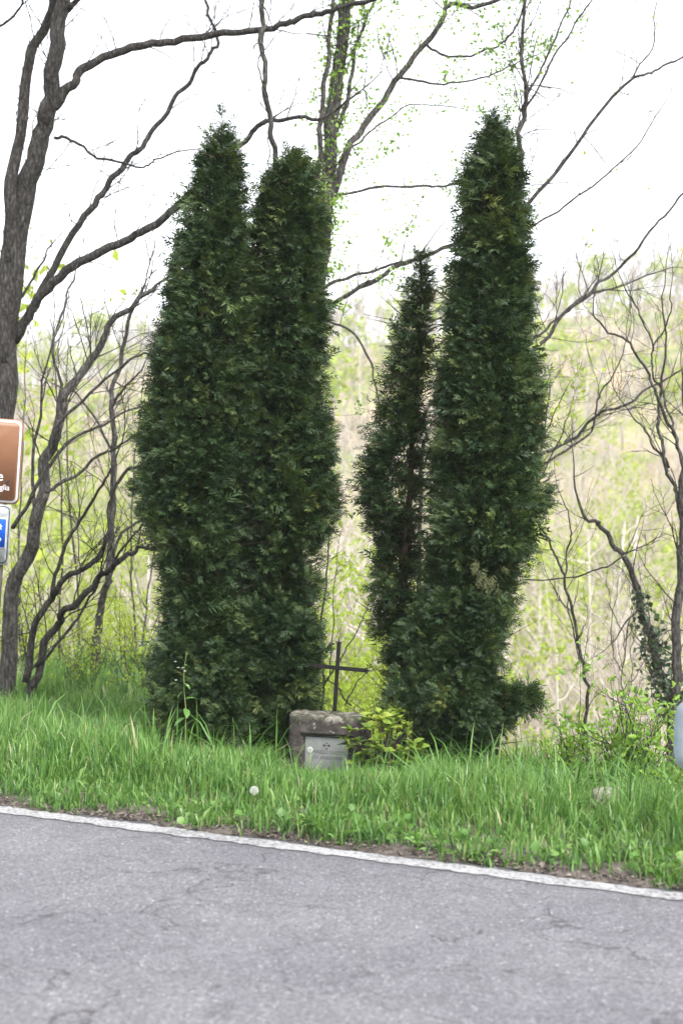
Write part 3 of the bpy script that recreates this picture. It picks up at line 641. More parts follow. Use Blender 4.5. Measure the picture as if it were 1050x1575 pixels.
rI, lI, gI = bare_tree('ivy_tree', 'leaning dark tree with ivy round its foot at the right', 11.6, [
    ([(1042, 1100), (1033, 1066), (1006, 1007), (991, 948), (976, 894), (955, 853), (929, 815), (911, 800), (885, 772)], 9, 2.5), ([(985, 930), (960, 960), (940, 990)], 2, 1.2)], seed=46, bark='bark', twig_n=.7, twig_len=(.25, .6))
ivy_sleeve(lI, gI, rI, np.random.default_rng(5))
bare_tree('bare_tree', 'slim bare tree standing alone right of the largest thuja', 11.0, [
    ([(901, 1172), (902, 1110), (901, 1057), (893, 1013), (882, 948), (867, 891), (852, 853), (838, 827), (820, 790)], 4.2, 1.8), ([(892, 1000), (889, 985), (892, 972), (899, 962)], 2.4, 1),
    ([(867, 891), (874, 850), (877, 815), (868, 770)], 2.2, 1.2), ([(805, 891), (864, 889), (917, 877), (953, 856)], 1.6, 2.0), ([(895, 1020), (884, 985), (876, 930), (870, 900)], 2, 1.2)], seed=47, bark='bark', twig_n=.8, twig_len=(.2, .6))
bare_tree('hanging_vine', 'tangle of thin bare vines hanging beside the ivy tree', 11.3, [
    ([(962, 1120), (958, 1040), (966, 960), (985, 930), (978, 890)], 1.6, 1), ([(962, 1040), (945, 1010), (940, 950), (950, 900)], 1.1, .8), ([(964, 960), (985, 985), (1000, 960), (996, 925)], 1.4, .9), ([(960, 1060), (980, 1030), (1002, 985), (1000, 950)], 1.2, .8),
    ([(960, 1000), (950, 960), (935, 930), (930, 890)], 1, .7), ([(962, 1080), (972, 1040), (968, 1000), (980, 960)], 1, .7)], seed=48, bark='bark', twig_n=2.6, twig_len=(.15, .45), cat='vine')

# ------------------------------------------------------------------ shrubs
def shrub_mesh(seed, h, w, stems, leaves, size, tpl=SL):
    r = np.random.default_rng(seed); mb = MB(); tips = []
    for _ in range(stems):
        a = r.random() * 6.28; d = np.array((math.cos(a) * w / h, math.sin(a) * w / h, 1.0)) * 1.0
        grow(mb, r.normal(0, .05, 3) * np.array((1, 1, 0)), d, h * r.uniform(.6, 1.1), .008, r, 2, tips, up=.5)
    pos, dr = [], []
    for _ in range(leaves):
        L = tips[r.integers(len(tips))]; i_ = r.integers(len(L) // 3, len(L)); pos.append(L[i_] + r.normal(0, .035, 3)); dr.append(r.normal(0, .7, 3) + np.array((0, 0, -.05)))
    pos = np.array(pos); m = len(pos)
    V, Tn, Cn = scatter(tpl, pos, np.array(dr), r.uniform(-3, 3, m), r.uniform(.6, 1.25, m) * size, r.normal(.5, .2, m), r.integers(0, len(tpl), m))
    sm = mb.mesh('shrub_stems'); lm = np_mesh('shrub_leaves', V, Tn, Cn)
    return sm, lm
SH_SPRING = [shrub_mesh(60 + k_, 1.35, .85, 9, 400, .052) for k_ in range(3)]
SH_TALL = [shrub_mesh(66 + k_, 2.9, 1.3, 10, 2200, .058) for k_ in range(2)]
SH_ELDER = [shrub_mesh(70 + k_, .85, .62, 11, 520, .065, [leaf_tpl(.42), leaf_tpl(.5)]) for k_ in range(2)]
SH_BUD = [shrub_mesh(80, 1.5, .55, 8, 120, .035)]
def shrub(name, label, meshes, mat, px, D, s, group=None, sz=None):
    p = P(px, 1080, D); p[2] = gz(p[0], p[1]) - .02
    o = empty(name, p, rng.random() * 6.28); sm, lm = meshes
    o.scale = (s, s, sz or s); tag(o, label, 'shrub', group)
    obj('stems', sm, M['bark'], o); lo = obj('foliage', lm, None, o)
    if not lm.materials: lm.materials.append(M[mat])
    return o
for k_, (px, D, s) in enumerate([(30, 13.4, .9), (105, 12.0, .6), (200, 13.0, .8), (228, 11.8, .7), (-30, 13.5, 1.1), (85, 16.0, 1.2), (170, 16.5, 1.3), (130, 19.0, 1.6), (30, 18.5, 1.6), (225, 19, 1.6), (60, 22, 2.2), (190, 23, 2.4), (-90, 13, 1.2), (150, 12.2, .5)]):
    shrub('leafy_shrub', 'fresh green shrub in the undergrowth left of the thujas', SH_SPRING[k_ % 3] if s < 1.15 else SH_TALL[k_ % 2], 'spring', px, D, s if s < 1.15 else s * .47, 'undergrowth left of the thujas')
for k_, (px, D, s) in enumerate([(505, 10.9, .75), (545, 11.6, .9), (575, 11.0, .75), (530, 13.5, 1.4), (585, 13.5, 1.3), (555, 16, 2.0), (515, 17.5, 2.2), (600, 17, 2.1), (545, 21, 3.0), (585, 24, 3.4), (505, 24, 3.4), (565, 19, 2.4), (525, 20, 2.8)]):
    shrub('leafy_shrub', 'yellow green shrub seen through the gap behind the memorial cross', SH_SPRING[(k_ + 1) % 3] if s < 1.15 else SH_TALL[k_ % 2], 'spring', px, D, s if s < 1.15 else s * .5, 'undergrowth behind the memorial')
for k_, (px, D, s, lab) in enumerate([(960, 8.7, .78, 'bushy bright green shrub in front of the ivy tree'), (1000, 8.55, .82, 'bright green shrub beside the guard rail end'), (878, 8.8, .62, 'sparse green shrub at the foot of the slim bare tree'),
                                     (1040, 8.0, .45, 'low green shrub under the guard rail end'), (930, 8.95, .75, 'green shrub between the slim tree and the ivy tree')]):
    shrub('elder_shrub', lab, SH_ELDER[k_ % 2], 'spring_green', px, D, s, 'green shrubs on the right of the verge')
shrub('budding_shrub', 'thin budding shrub against the right side of the largest thuja', SH_BUD[0], 'spring', 772, 10.2, .62)
shrub('budding_shrub', 'small budding shrub between cross and slender thuja', SH_BUD[0], 'spring', 590, 10.4, .55)
bare_tree('leafy_sapling', 'sapling with small fresh leaves beside the middle of the largest thuja', 10.9, [
    ([(752, 1085), (775, 950), (815, 780), (838, 650), (846, 575)], 3, 1.2), ([(815, 780), (850, 700), (875, 640)], 2, 1), ([(835, 670), (855, 630), (868, 600)], 1.6, .8)], seed=49, twig_n=1.8, leaves=(260, .042, 'spring', 'twig'), twig_len=(.15, .4))
bare_tree('thin_shrub', 'clump of thin bare rods rising behind the memorial cross', 10.3, [
    ([(498, 1085), (494, 1010), (500, 900), (506, 800), (508, 700)], 2.6, 1), ([(497, 1060), (508, 1010), (512, 930), (518, 860)], 1.8, .8), ([(498, 1050), (530, 1005), (552, 960), (565, 930)], 1.8, .8), ([(540, 1085), (520, 1060), (500, 1040)], 1.8, 1), ([(530, 1085), (548, 1050), (565, 1030)], 1.6, .9)],
    seed=50, twig_n=1.5, leaves=(90, .035, 'spring', 'twig'), twig_len=(.15, .45), cat='shrub')

# ------------------------------------------------------------------ wood on the far slope
def wood_tree(seed, green, lite=False):
    r = np.random.default_rng(seed); h = 1.0; mb = MB(); cm = MB(); fine = []
    lean = r.normal(0, .05, 2); ts = np.linspace(0, 1, 6)
    tr = np.stack([lean[0] * ts + .012 * np.sin(6 * ts + seed), lean[1] * ts + .012 * np.cos(5 * ts + seed), ts * .92], -1)
    mb.tube(tr, np.linspace(.0085, .002, 6) * (1.35 if lite else 1), 4 if lite else 5)
    nb = 7 if lite else 15
    for k_ in range(nb):
        t = r.uniform(.28, .97); b = np.array([np.interp(t, ts, tr[:, q]) for q in range(3)]); a = r.random() * 6.28
        ln = (.30 - .2 * t) * r.uniform(.7, 1.3) + .04; e = b + np.array((math.cos(a) * .75, math.sin(a) * .75, r.uniform(.45, 1.0))) * ln
        m_ = (b + e) / 2 + np.array((0, 0, -.02)) + r.normal(0, .01, 3); cm.tube(np.array([b, m_, e]), np.array([.0026, .0018, .0007]) * (1.5 if lite else 1), 3, cap=False)
        for _ in range(3 if lite else 9):
            q = b + (e - b) * r.uniform(.2, 1); f = q + r.normal(0, 1, 3) * .045 + np.array((0, 0, .05)) + (e - b) * .25
            cm.tube(np.array([q, f]), np.array([.0011, .0005]) * (2.6 if lite else 1), 3, cap=False)
            fine.append(f)
    root = (mb.mesh('wood_trunk'), cm.mesh('wood_branches'))
    lm = None
    if green:
        m = 160 if lite else 620; fine = np.array(fine)
        pos = fine[r.integers(0, len(fine), m)] + r.normal(0, .022, (m, 3))
        V, Tn, Cn = scatter(SL, pos, r.normal(0, .7, (m, 3)), r.uniform(-3, 3, m), r.uniform(.015, .032, m) * (1.6 if lite else 1), r.normal(.5, .25, m), r.integers(0, 3, m))
        lm = np_mesh('wood_leaves', V, Tn, Cn)
    return root, lm
BARE = [wood_tree(100 + k_, False) for k_ in range(5)]; GREEN = [wood_tree(120 + k_, True) for k_ in range(5)]
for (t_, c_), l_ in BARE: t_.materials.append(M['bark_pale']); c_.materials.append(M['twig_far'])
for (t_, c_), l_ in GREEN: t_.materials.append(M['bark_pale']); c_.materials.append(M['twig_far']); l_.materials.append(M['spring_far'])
r = np.random.default_rng(77); spots = []
while len(spots) < 1550:
    D = math.sqrt(r.uniform(17 ** 2, 285 ** 2)) if len(spots) > 330 else 17 + 75 * r.random() ** .8; ang = r.uniform(-.285, .285); x, y = D * math.tan(ang), D
    u_, v_ = uv(x, y)
    if v_ < 20 or v_ > 275 or (len(spots) > 330 and D < 85): continue
    if D < 30 and not (r.random() < .3): continue
    if any((x - a) ** 2 + (y - b_) ** 2 < 1.6 for a, b_ in spots[-60:]): continue
    spots.append((x, y))
spots.sort(key=lambda q: q[1])
def greenness(x, y): return wob(x, y, .085, 3.0) + .5 * wob(x, y, .21, 1.0)
for n_, (x, y) in enumerate(spots[:300]):
    g_ = greenness(x, y) + r.normal(0, .25) > (.12 if x > -3 else -.2); (t_, c_), l_ = (GREEN if g_ else BARE)[r.integers(0, 5)]
    o = empty('leafing_tree' if g_ else 'pale_tree', (x, y, float(gz(x, y)) - .1), r.random() * 6.28); h_ = r.uniform(5.5, 9.5); o.scale = (h_, h_, h_)
    px_ = 525 + FPX * x / y; zone = 'left of the thujas' if px_ < 235 else 'behind the left pair of thujas' if px_ < 495 else 'through the gap above the memorial cross' if px_ < 600 else 'behind the right pair of thujas' if px_ < 830 else 'right of the largest thuja'
    near_ = 'low on' if y < 48 else 'higher up'
    if g_: tag(o, 'fresh leafed tree %s the slope, %s' % (near_, zone), 'tree', 'leafing trees %s the slope %s' % (near_, zone))
    else: tag(o, 'pale bare tree %s the slope, %s' % (near_, zone), 'tree', 'bare trees %s the slope %s' % (near_, zone))
    obj('trunk', t_, None, o); obj('branches', c_, None, o)
    if l_: obj('foliage', l_, None, o)
LB = [wood_tree(140 + k_, False, True) for k_ in range(3)]; LG = [wood_tree(150 + k_, True, True) for k_ in range(3)]
acc = {'t': MB(), 'c': MB(), 'l': MB()}
def arrays(me):
    V = np.empty(len(me.vertices) * 3, np.float32); me.vertices.foreach_get('co', V); Tn = np.empty(len(me.loops), np.int32); me.loops.foreach_get('vertex_index', Tn)
    c = np.empty(len(me.vertices), np.float32); me.attributes['tint'].data.foreach_get('value', c)
    return V.reshape(-1, 3), Tn.reshape(-1, 3), c
AB = [(arrays(a), arrays(b_), None) for (a, b_), l_ in LB]; AG = [(arrays(a), arrays(b_), arrays(l_)) for (a, b_), l_ in LG]
for (x, y) in spots[300:]:
    g_ = greenness(x, y) + r.normal(0, .25) > .15 + .6 * sstep(130, 230, y); trio = (AG if g_ else AB)[r.integers(0, 3)]; a = r.random() * 6.28; h_ = r.uniform(6.5, 11)
    Rm = np.array(((math.cos(a), -math.sin(a), 0), (math.sin(a), math.cos(a), 0), (0, 0, 1))) * h_; off = np.array((x, y, float(gz(x, y)) - .1))
    for key, arr in zip('tcl', trio):
        if arr is not None: acc[key].add(arr[0] @ Rm.T + off, arr[1], arr[2])
wood = empty('far_wood', (0, 70, float(gz(0, 70)))); tag(wood, 'hazy spring wood covering the upper hillside across the valley', 'wood', kind='stuff')
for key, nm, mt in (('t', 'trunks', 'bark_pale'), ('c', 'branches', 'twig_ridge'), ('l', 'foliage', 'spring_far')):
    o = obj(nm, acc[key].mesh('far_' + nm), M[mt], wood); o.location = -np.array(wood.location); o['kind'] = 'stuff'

# ------------------------------------------------------------------ memorial stone
def text_mesh(body, size, extrude=.0):
    cu = bpy.data.curves.new('lettering', 'FONT'); cu.body = body; cu.size = size; cu.align_x = 'CENTER'; cu.extrude = extrude
    t = bpy.data.objects.new('lettering_tmp', cu); COL.objects.link(t)
    dg = bpy.context.evaluated_depsgraph_get(); dg.update()
    me = bpy.data.meshes.new_from_object(t.evaluated_get(dg)); bpy.data.objects.remove(t, do_unlink=True)
    return me
MY = 8.75; mpos = P(505, 1205, MY); mpos[2] = gz(mpos[0], mpos[1]); mtop = P(505, 1099, MY)[2]
mem = empty('memorial_stone', mpos, R(-11)); tag(mem, 'low brown stone memorial with grey marble plaque and iron cross between the thujas', 'memorial')
MW, MD = .235, .22; MH = float(mtop - mpos[2])
def stone_face(nx, nz):
    xs = np.linspace(-MW, MW, nx); zs = np.linspace(-.1, MH, nz); XX, ZZ = np.meshgrid(xs, zs)
    px0, px1, pt = -.139, .139, MH - .128
    # distance outside the sunk panel: panel floor, then two moulding steps, then the face
    dx = np.maximum(px0 - XX, XX - px1); dz = ZZ - pt; d = np.maximum(dx, dz)
    dep = np.where(d < 0, .045, np.where((d < .011), .030, np.where(d < .022, .017, 0.0))); dep = np.where((dx > -.0) & (dx < .022) & (dz < 0), np.where(dx < .006, .03, 0.0), dep)
    return XX, ZZ, dep
XX, ZZ, dep = stone_face(95, 110)
def nz3(x, y, z, s, a): return np.array([mnoise.fractal(Vector((p_ * s, q_ * s, w_ * s)), 1., 2., 4) for p_, q_, w_ in zip(np.ravel(x), np.ravel(y), np.ravel(z))]).reshape(np.shape(x)) * a
dep = dep + .004 * nz3(XX, XX * 0, ZZ, 14, 1.0)
FX, FZ = XX.copy(), ZZ + np.where(ZZ > MH - .02, nz3(XX, XX * 0, ZZ * 0, 18, .007), 0)
edge = np.minimum(np.minimum(XX + MW, MW - XX), MH - ZZ); dep = dep + .012 * np.exp(-edge / .008) + np.where(edge < .03, np.abs(nz3(XX, XX * 0 + 3, ZZ, 26, .010)) * (1 - edge / .03), 0)
mb = MB(); nzr, nxr = XX.shape; i = (np.arange(nzr - 1)[:, None] * nxr + np.arange(nxr - 1)[None]).ravel()
mb.add(np.stack([FX, -MD / 2 + dep, FZ], -1).reshape(-1, 3), np.concatenate([np.stack([i, i + 1, i + nxr + 1], -1), np.stack([i, i + nxr + 1, i + nxr], -1)]))
def patch(fn, n1, n2, flip=False):
    a, b_ = np.meshgrid(np.linspace(0, 1, n1), np.linspace(0, 1, n2)); V = fn(a, b_); i = (np.arange(n2 - 1)[:, None] * n1 + np.arange(n1 - 1)[None]).ravel()
    T_ = np.concatenate([np.stack([i, i + 1, i + n1 + 1], -1), np.stack([i, i + n1 + 1, i + n1], -1)]); mb.add(V.reshape(-1, 3), T_[:, ::-1] if flip else T_)
top_front = np.stack([FX[-1], -MD / 2 + dep[-1], FZ[-1]], -1)
def top_fn(a, b_):
    x = np.interp(a, np.linspace(0, 1, nxr), top_front[:, 0]); y0 = np.interp(a, np.linspace(0, 1, nxr), top_front[:, 1]); z0 = np.interp(a, np.linspace(0, 1, nxr), top_front[:, 2])
    y = y0 * (1 - b_) + MD / 2 * b_; bump = np.clip(b_ * 8, 0, 1) * (.006 + nz3(x, y, x * 0, 15, .008))
    return np.stack([x, y, z0 + bump], -1)
patch(top_fn, nxr, 30)
for sx, col in ((-1, 0), (1, -1)):
    fz = FZ[:, col]; fy = -MD / 2 + dep[:, col]
    def side_fn(a, b_, sx=sx, fz=fz, fy=fy):
        z = np.interp(b_, np.linspace(0, 1, nzr), fz); y0 = np.interp(b_, np.linspace(0, 1, nzr), fy); y = y0 * (1 - a) + MD / 2 * a
        return np.stack([sx * MW + sx * nz3(y, y * 0 + sx, z, 14, .004) * np.clip(a * 8, 0, 1), y, z + .0 * a], -1)
    patch(side_fn, 24, 40, flip=sx > 0)
mb.box(-MW + .004, MW - .004, MD / 2 - .03, MD / 2 - .004, -.1, MH - .004)
M['stone'] = stone_mat(MH)
obj('stone_block', mb.mesh('stone_block'), M['stone'], mem)
PT = MH - .130
bm = bmesh.new(); bmesh.ops.create_cube(bm, size=1); bmesh.ops.scale(bm, vec=(.272, .024, PT + .04), verts=bm.verts); bmesh.ops.translate(bm, vec=(0, -MD / 2 + .036, (PT - .04) / 2), verts=bm.verts)
bmesh.ops.bevel(bm, geom=bm.edges[:], offset=.003, segments=2, affect='EDGES'); pme = bpy.data.meshes.new('plaque'); bm.to_mesh(pme); bm.free()
plq = obj('plaque', pme, M['plaque'], mem)
pf = -MD / 2 + .024 - .001
for row, (body, zz, sz) in enumerate((('CAMIRELLI GUIDEN', PT - .098, .031), ('DI  ANSOMENE', PT - .132, .029))):
    me = text_mesh(body, sz); o = obj('lettering', me, M['letter'], plq, (-.004 if row == 0 else .012, pf, zz)); o.rotation_euler = (R(90), 0, 0); o.scale = (.92, 1, 1)
    o['label'] = 'engraved inscription, row %s' % ('one' if row == 0 else 'two')
mb = MB()
for (cx_, cz_, a, b_) in ((-.014, 0, .011, .0075), (.014, 0, .011, .0075), (0, .014, .0045, .006), (0, -.021, .006, .0065)):
    mb.add([(cx_ - a, 0, cz_), (cx_, 0, cz_ - b_), (cx_ + a, 0, cz_), (cx_, 0, cz_ + b_)], [(0, 1, 2), (0, 2, 3)])
obj('carved_cross', mb.mesh('carved_cross'), M['letter_dark'], plq, (0, pf - .001, PT - .046))
cr = empty('iron_cross', (.015, .055, MH), 0); cr.parent = mem; cr.rotation_euler = (0, R(2.2), 0)
CH = 118 * MY / FPX * 1.01; cz = CH * .60; cl = .205
def bar(name, x0, x1, y0, y1, z0, z1, bev=.003):
    bm = bmesh.new(); bmesh.ops.create_cube(bm, size=1); bmesh.ops.scale(bm, vec=(x1 - x0, y1 - y0, z1 - z0), verts=bm.verts); bmesh.ops.translate(bm, vec=((x0 + x1) / 2, (y0 + y1) / 2, (z0 + z1) / 2), verts=bm.verts)
    bmesh.ops.bevel(bm, geom=bm.edges[:], offset=bev, segments=2, affect='EDGES'); me = bpy.data.meshes.new(name); bm.to_mesh(me); bm.free(); return me
obj('upright', bar('upright', -.0125, .0125, -.006, .006, -.03, CH - .035), M['iron'], cr)
obj('crossbar', bar('crossbar', -cl + .02, cl - .02, -.0185, -.0065, cz - .0125, cz + .0125), M['iron'], cr)
def finial(end, dirv):
    mb = MB(); d = np.array(dirv, float); n_ = np.array((d[2], 0, -d[0]))
    mb.tube(np.array([end - d * .004, end + d * .018, end + d * .042]), [.006, .004, .001], 5)
    for s in (-1, 1):
        pts = [end + n_ * s * (.004 + .013 * math.sin(t)) + d * (.010 * math.sin(t * 1.05) - .012 * (t / 2.4) ** 2) for t in np.linspace(0, 2.4, 8)]
        mb.tube(pts, np.linspace(.0042, .002, 8), 5)
    return mb.mesh('finial')
for e, d in ((np.array((0, 0, CH - .036)), (0, 0, 1)), (np.array((cl - .02, -.0125, cz)), (1, 0, 0)), (np.array((-cl + .02, -.0125, cz)), (-1, 0, 0))):
    obj('curled_finial', finial(e, d), M['iron'], cr)

# ------------------------------------------------------------------ rhododendron beside the memorial
rr = np.random.default_rng(91); RD = 8.45
rp = P(588, 1205, RD); rp[2] = gz(rp[0], rp[1]); rho = empty('rhododendron', rp); tag(rho, 'small yellow green rhododendron bush in front of the memorial', 'shrub')
LEAFM = []
for k_ in range(4):
    tv, tt, tc = leaf_tpl(.52 + .05 * k_, .05, -.16 - .05 * k_)
    for b_ in range(3):
        me = np_mesh('rhododendron_leaf', tv, tt, np.clip(tc + .25 + .27 * b_, 0, 1), True); me.materials.append(M['rhodo']); LEAFM.append(me)
st = MB()
ros = [(585, 1100, 0), (560, 1108, 0), (608, 1108, .05), (540, 1125, 0), (572, 1120, -.1), (598, 1122, -.12), (622, 1118, .04), (550, 1142, -.12), (580, 1138, -.16), (610, 1136, -.1), (635, 1145, 0), (538, 1148, 0), (562, 1158, -.14), (592, 1156, -.16),
       (618, 1156, -.08), (548, 1172, -.1), (578, 1176, -.14), (604, 1176, -.12), (628, 1170, .02), (640, 1158, .05), (570, 1102, .1), (600, 1100, .12), (590, 1112, .0), (530, 1136, .02), (614, 1096, .1), (575, 1148, .1), (605, 1150, .12), (645, 1150, -.02)]
for (ax, ay, dd) in ros + [(a_ + rr.normal(0, 9), b_ + rr.normal(0, 8) + 3, d_ + rr.normal(0, .06)) for a_, b_, d_ in ros[::2]]:
    t_ = P(ax, ay, RD + dd); m_ = rp + (t_ - rp) * .5 + rr.normal(0, .012, 3) + np.array((0, 0, -.02)); s_ = rp + np.array((rr.normal(0, .02), rr.normal(0, .02), 0))
    st.tube(np.array([s_, m_, t_]) - rp, [.005, .004, .0028], 5)
    n_ = rr.integers(7, 11)
    for q in range(n_):
        a = 6.28 * q / n_ + rr.normal(0, .25); el = rr.uniform(.05, .9); d = Vector((math.cos(a) * math.cos(el), math.sin(a) * math.cos(el), math.sin(el)))
        Mx = rot_to(np.array([d]), np.array([rr.normal(0, .35)]))[0]
        o = obj('leaf', LEAFM[rr.integers(0, 12)], None, rho); s = rr.uniform(.046, .08)
        o.matrix_local = Matrix.Translation(Vector(t_ - rp) + Vector(rr.normal(0, .004, 3))) @ Matrix([list(q_) for q_ in Mx]).to_4x4() @ Matrix.Scale(s, 4)
obj('stems', st.mesh('rhododendron_stems'), M['bark_dark'], rho)

# ------------------------------------------------------------------ boundary stone, guard rail, road sign
bp = P(930, 1262, 7.55); bp[2] = gz(bp[0], bp[1])
bm = bmesh.new(); bmesh.ops.create_icosphere(bm, subdivisions=5, radius=1)
for v in bm.verts:
    c = v.co.copy(); c = Vector((math.copysign(abs(c.x) ** .5, c.x), math.copysign(abs(c.y) ** .6, c.y), math.copysign(abs(c.z) ** .55, c.z)))
    c = Vector((c.x * .088, c.y * .07, c.z * .15)); v.co = c + c.normalized() * mnoise.fractal(c * 16, 1., 2., 4) * .010
me = bpy.data.meshes.new('boundary_stone'); bm.to_mesh(me); bm.free(); me.polygons.foreach_set('use_smooth', np.ones(len(me.polygons), bool))
M['kerbstone'] = noise_mat('pinkish_grey_stone', [(.3, (.13, .115, .10)), (.5, (.23, .205, .185)), (.66, (.33, .30, .27)), (.75, (.55, .54, .50))], scale=26, rough=.95, bump=.7, bump_dist=.008)
o = obj('boundary_stone', me, M['kerbstone'], None, (bp[0], bp[1], float(P(930, 1212, 7.55)[2]) - .15)); o.rotation_euler = (0, R(-3), R(15)); tag(o, 'small weathered stone block half hidden in the tall grass', 'stone')

e0 = P(1034, 1130, 6.62); rail_dir = np.array((DU[0], DU[1], 0)); rz = math.atan2(DU[1], DU[0])
gr = empty('guard_rail', (e0[0], e0[1], float(gz(e0[0], e0[1]))), rz); tag(gr, 'galvanised guard rail with rounded end plate at the right edge', 'guard rail')
cz_ = float(e0[2]) - gr.location.z
mb = MB(); n1, n2 = 22, 22                       # end plate: rounded, slightly bowed sheet
hw, hh, th = .20, .172, .004
def outline(t):
    a = t * 2 * math.pi; c, s = math.cos(a), math.sin(a); e = .42
    return math.copysign(abs(c) ** e, c) * hw, math.copysign(abs(s) ** (e + .05), s) * hh
ring = [outline(t) for t in np.arange(64) / 64]; V, Tt = [], []
def bow(x, z): return -.035 * max(0, -(x) / hw) ** 2 + .012 * (z / hh) ** 2
for lay in (0, 1):
    for f in (.001, .35, .7, 1):
        for (x, z) in ring: V.append((x * f + hw, bow(x * f, z * f) * (-1) + lay * th, z * f + cz_))
for lay in (0, 1):
    for q in range(3):
        for k_ in range(64):
            a = lay * 256 + q * 64 + k_; b_ = lay * 256 + q * 64 + (k_ + 1) % 64; t4 = [(a, a + 64, b_ + 64), (a, b_ + 64, b_)]
            Tt += t4 if lay == 0 else [x[::-1] for x in t4]
for k_ in range(64):
    a, b_ = 192 + k_, 192 + (k_ + 1) % 64; Tt += [(a, a + 256, b_ + 256), (a, b_ + 256, b_)]
mb.add(V, Tt); obj('end_plate', mb.mesh('end_plate', False), M['steel'], gr)
prof = [(0, -.155), (.012, -.15), (.02, -.12), (.075, -.095), (.08, -.06), (.02, -.03), (.015, 0), (.02, .03), (.08, .06), (.075, .095), (.02, .12), (.012, .15), (0, .155)]
V = [(x, -q[0] + off + .03, q[1] + cz_) for off in (0, .004) for x in (.36, 5.0) for q in prof]; n_ = len(prof); Tt = []
for off in (0, 2):
    for k_ in range(n_ - 1):
        a = off * n_ + k_; t4 = [(a, a + n_, a + n_ + 1), (a, a + n_ + 1, a + 1)]; Tt += t4 if off == 0 else [x[::-1] for x in t4]
mb = MB(); mb.add(V, Tt); obj('beam', mb.mesh('beam', False), M['steel'], gr)
for k_, x in enumerate((.75, 2.75, 4.75)):
    wx, wy = xy(*(np.array(uv(e0[0], e0[1])) + np.array((x, .11)))); gzl = float(gz(wx, wy)) - gr.location.z
    mb = MB(); mb.box(x - .05, x + .05, .05, .06, gzl - .3, cz_ + .16); mb.box(x - .05, x - .043, .06, .14, gzl - .3, cz_ + .16); mb.box(x + .043, x + .05, .06, .14, gzl - .3, cz_ + .16); obj('post', mb.mesh('rail_post', False), M['steel'], gr)
    mb = MB(); mb.tube([(x, -.012, cz_), (x, -.002, cz_)], [.016, .016], 6); mb.tube([(x, -.002, cz_), (x, .05, cz_)], [.008, .008], 6); obj('bolt', mb.mesh('bolt', False), M['steel'], gr)

SY = 7.6; S = SY / FPX
sp = P(6, 830, SY); sg = P(0, 1100, SY); gzs = float(gz(sp[0], sp[1]))
sign = empty('direction_sign', (sp[0] - .062, sp[1], gzs)); tag(sign, 'brown tourist sign with white border over a small blue plate at the left edge', 'sign'); sign.rotation_euler = (0, R(2.6), R(-4))
def Lz(py): return float(P(6, py, SY)[2]) - gzs
def rrect(w, h, rad, z0, y, th, x0=0.0, n=6):
    """rounded panel whose right edge is x0, top at z0"""
    pts = []
    for (cx_, cz2, a0) in ((x0 - rad, z0 - rad, 0), (x0 - w + rad, z0 - rad, 90), (x0 - w + rad, z0 - h + rad, 180), (x0 - rad, z0 - h + rad, 270)):
        for k_ in range(n + 1): a = R(a0 + 90 * k_ / n); pts.append((cx_ + rad * math.cos(a), cz2 + rad * math.sin(a)))
    m_ = len(pts); V = [(x, y, z) for x, z in pts] + [(x, y + th, z) for x, z in pts]; T_ = [(0, k_ + 1, k_) for k_ in range(1, m_ - 1)] + [(m_, m_ + k_, m_ + k_ + 1) for k_ in range(1, m_ - 1)]
    for k_ in range(m_): b_ = (k_ + 1) % m_; T_ += [(k_, b_, b_ + m_), (k_, b_ + m_, k_ + m_)]
    return np.array(V), np.array(T_)
def panel(name, mat, parent, *a):
    mb = MB(); mb.add(*rrect(*a)); return obj(name, mb.mesh(name, False), M[mat], parent)
ht = Lz(644); hb = Lz(774); Hp = ht - hb; xr = 24 * S; Wp = .82
bp_ = panel('brown_panel', 'sign_brown', sign, Wp, Hp, 9 * S, ht, -.030, .004, xr)
panel('border', 'sign_white', bp_, Wp - 4 * S, Hp - 4 * S, 9 * S, ht - 2 * S, -.032, .0015, xr - 2 * S)
panel('field', 'sign_brown', bp_, Wp - 10 * S, Hp - 10 * S, 7 * S, ht - 5 * S, -.034, .0015, xr - 5 * S)
for body, hpx, cx_, py in (('e', 21, -6.5, 739), ('glia', 12, 1.5, 753)):
    o = obj('lettering', text_mesh(body, hpx * S), M['sign_white'], bp_, (cx_ * S, -.0355, Lz(py))); o.rotation_euler = (R(90), 0, 0)
mb = MB(); mb.add([(2 * S, -.0353, Lz(743)), (7 * S, -.0353, Lz(745)), (8.5 * S, -.0353, Lz(737))], [(0, 1, 2)]); obj('peeled_patch', mb.mesh('peeled_patch', False), M['sign_black'], bp_)
h1, h2 = Lz(775), Lz(868); W2 = .5
gp = panel('grey_plate', 'sign_grey', sign, W2, h1 - h2, 4 * S, h1, -.026, .003, 13.5 * S)
panel('black_line', 'sign_black', gp, W2 - 4 * S, h1 - h2 - 5 * S, 9 * S, h1 - 2.5 * S, -.0275, .001, 11.5 * S)
panel('plate_face', 'sign_grey', gp, W2 - 7 * S, h1 - h2 - 8 * S, 7.5 * S, h1 - 4 * S, -.029, .001, 10 * S)
bl = panel('blue_plate', 'sign_white', sign, .42, 46 * S, 1.5 * S, Lz(796), -.032, .002, 8 * S)
panel('blue_field', 'sign_blue', bl, .42 - 2 * S, 44 * S, 1.2 * S, Lz(797), -.0335, .001, 7.1 * S)
for (a, b_, c, d) in ((-2, 806, 1, 810), (-3, 809, .5, 814), (-3, 826, 1, 829), (-2, 833, 0, 829)):
    mb = MB(); p0 = np.array((a * S, -.0345, Lz(b_))); p1 = np.array((c * S, -.0345, Lz(d))); mb.tube([p0, p1], [.9 * S, .9 * S], 4); obj('white_mark', mb.mesh('white_mark', False), M['sign_white'], bl)
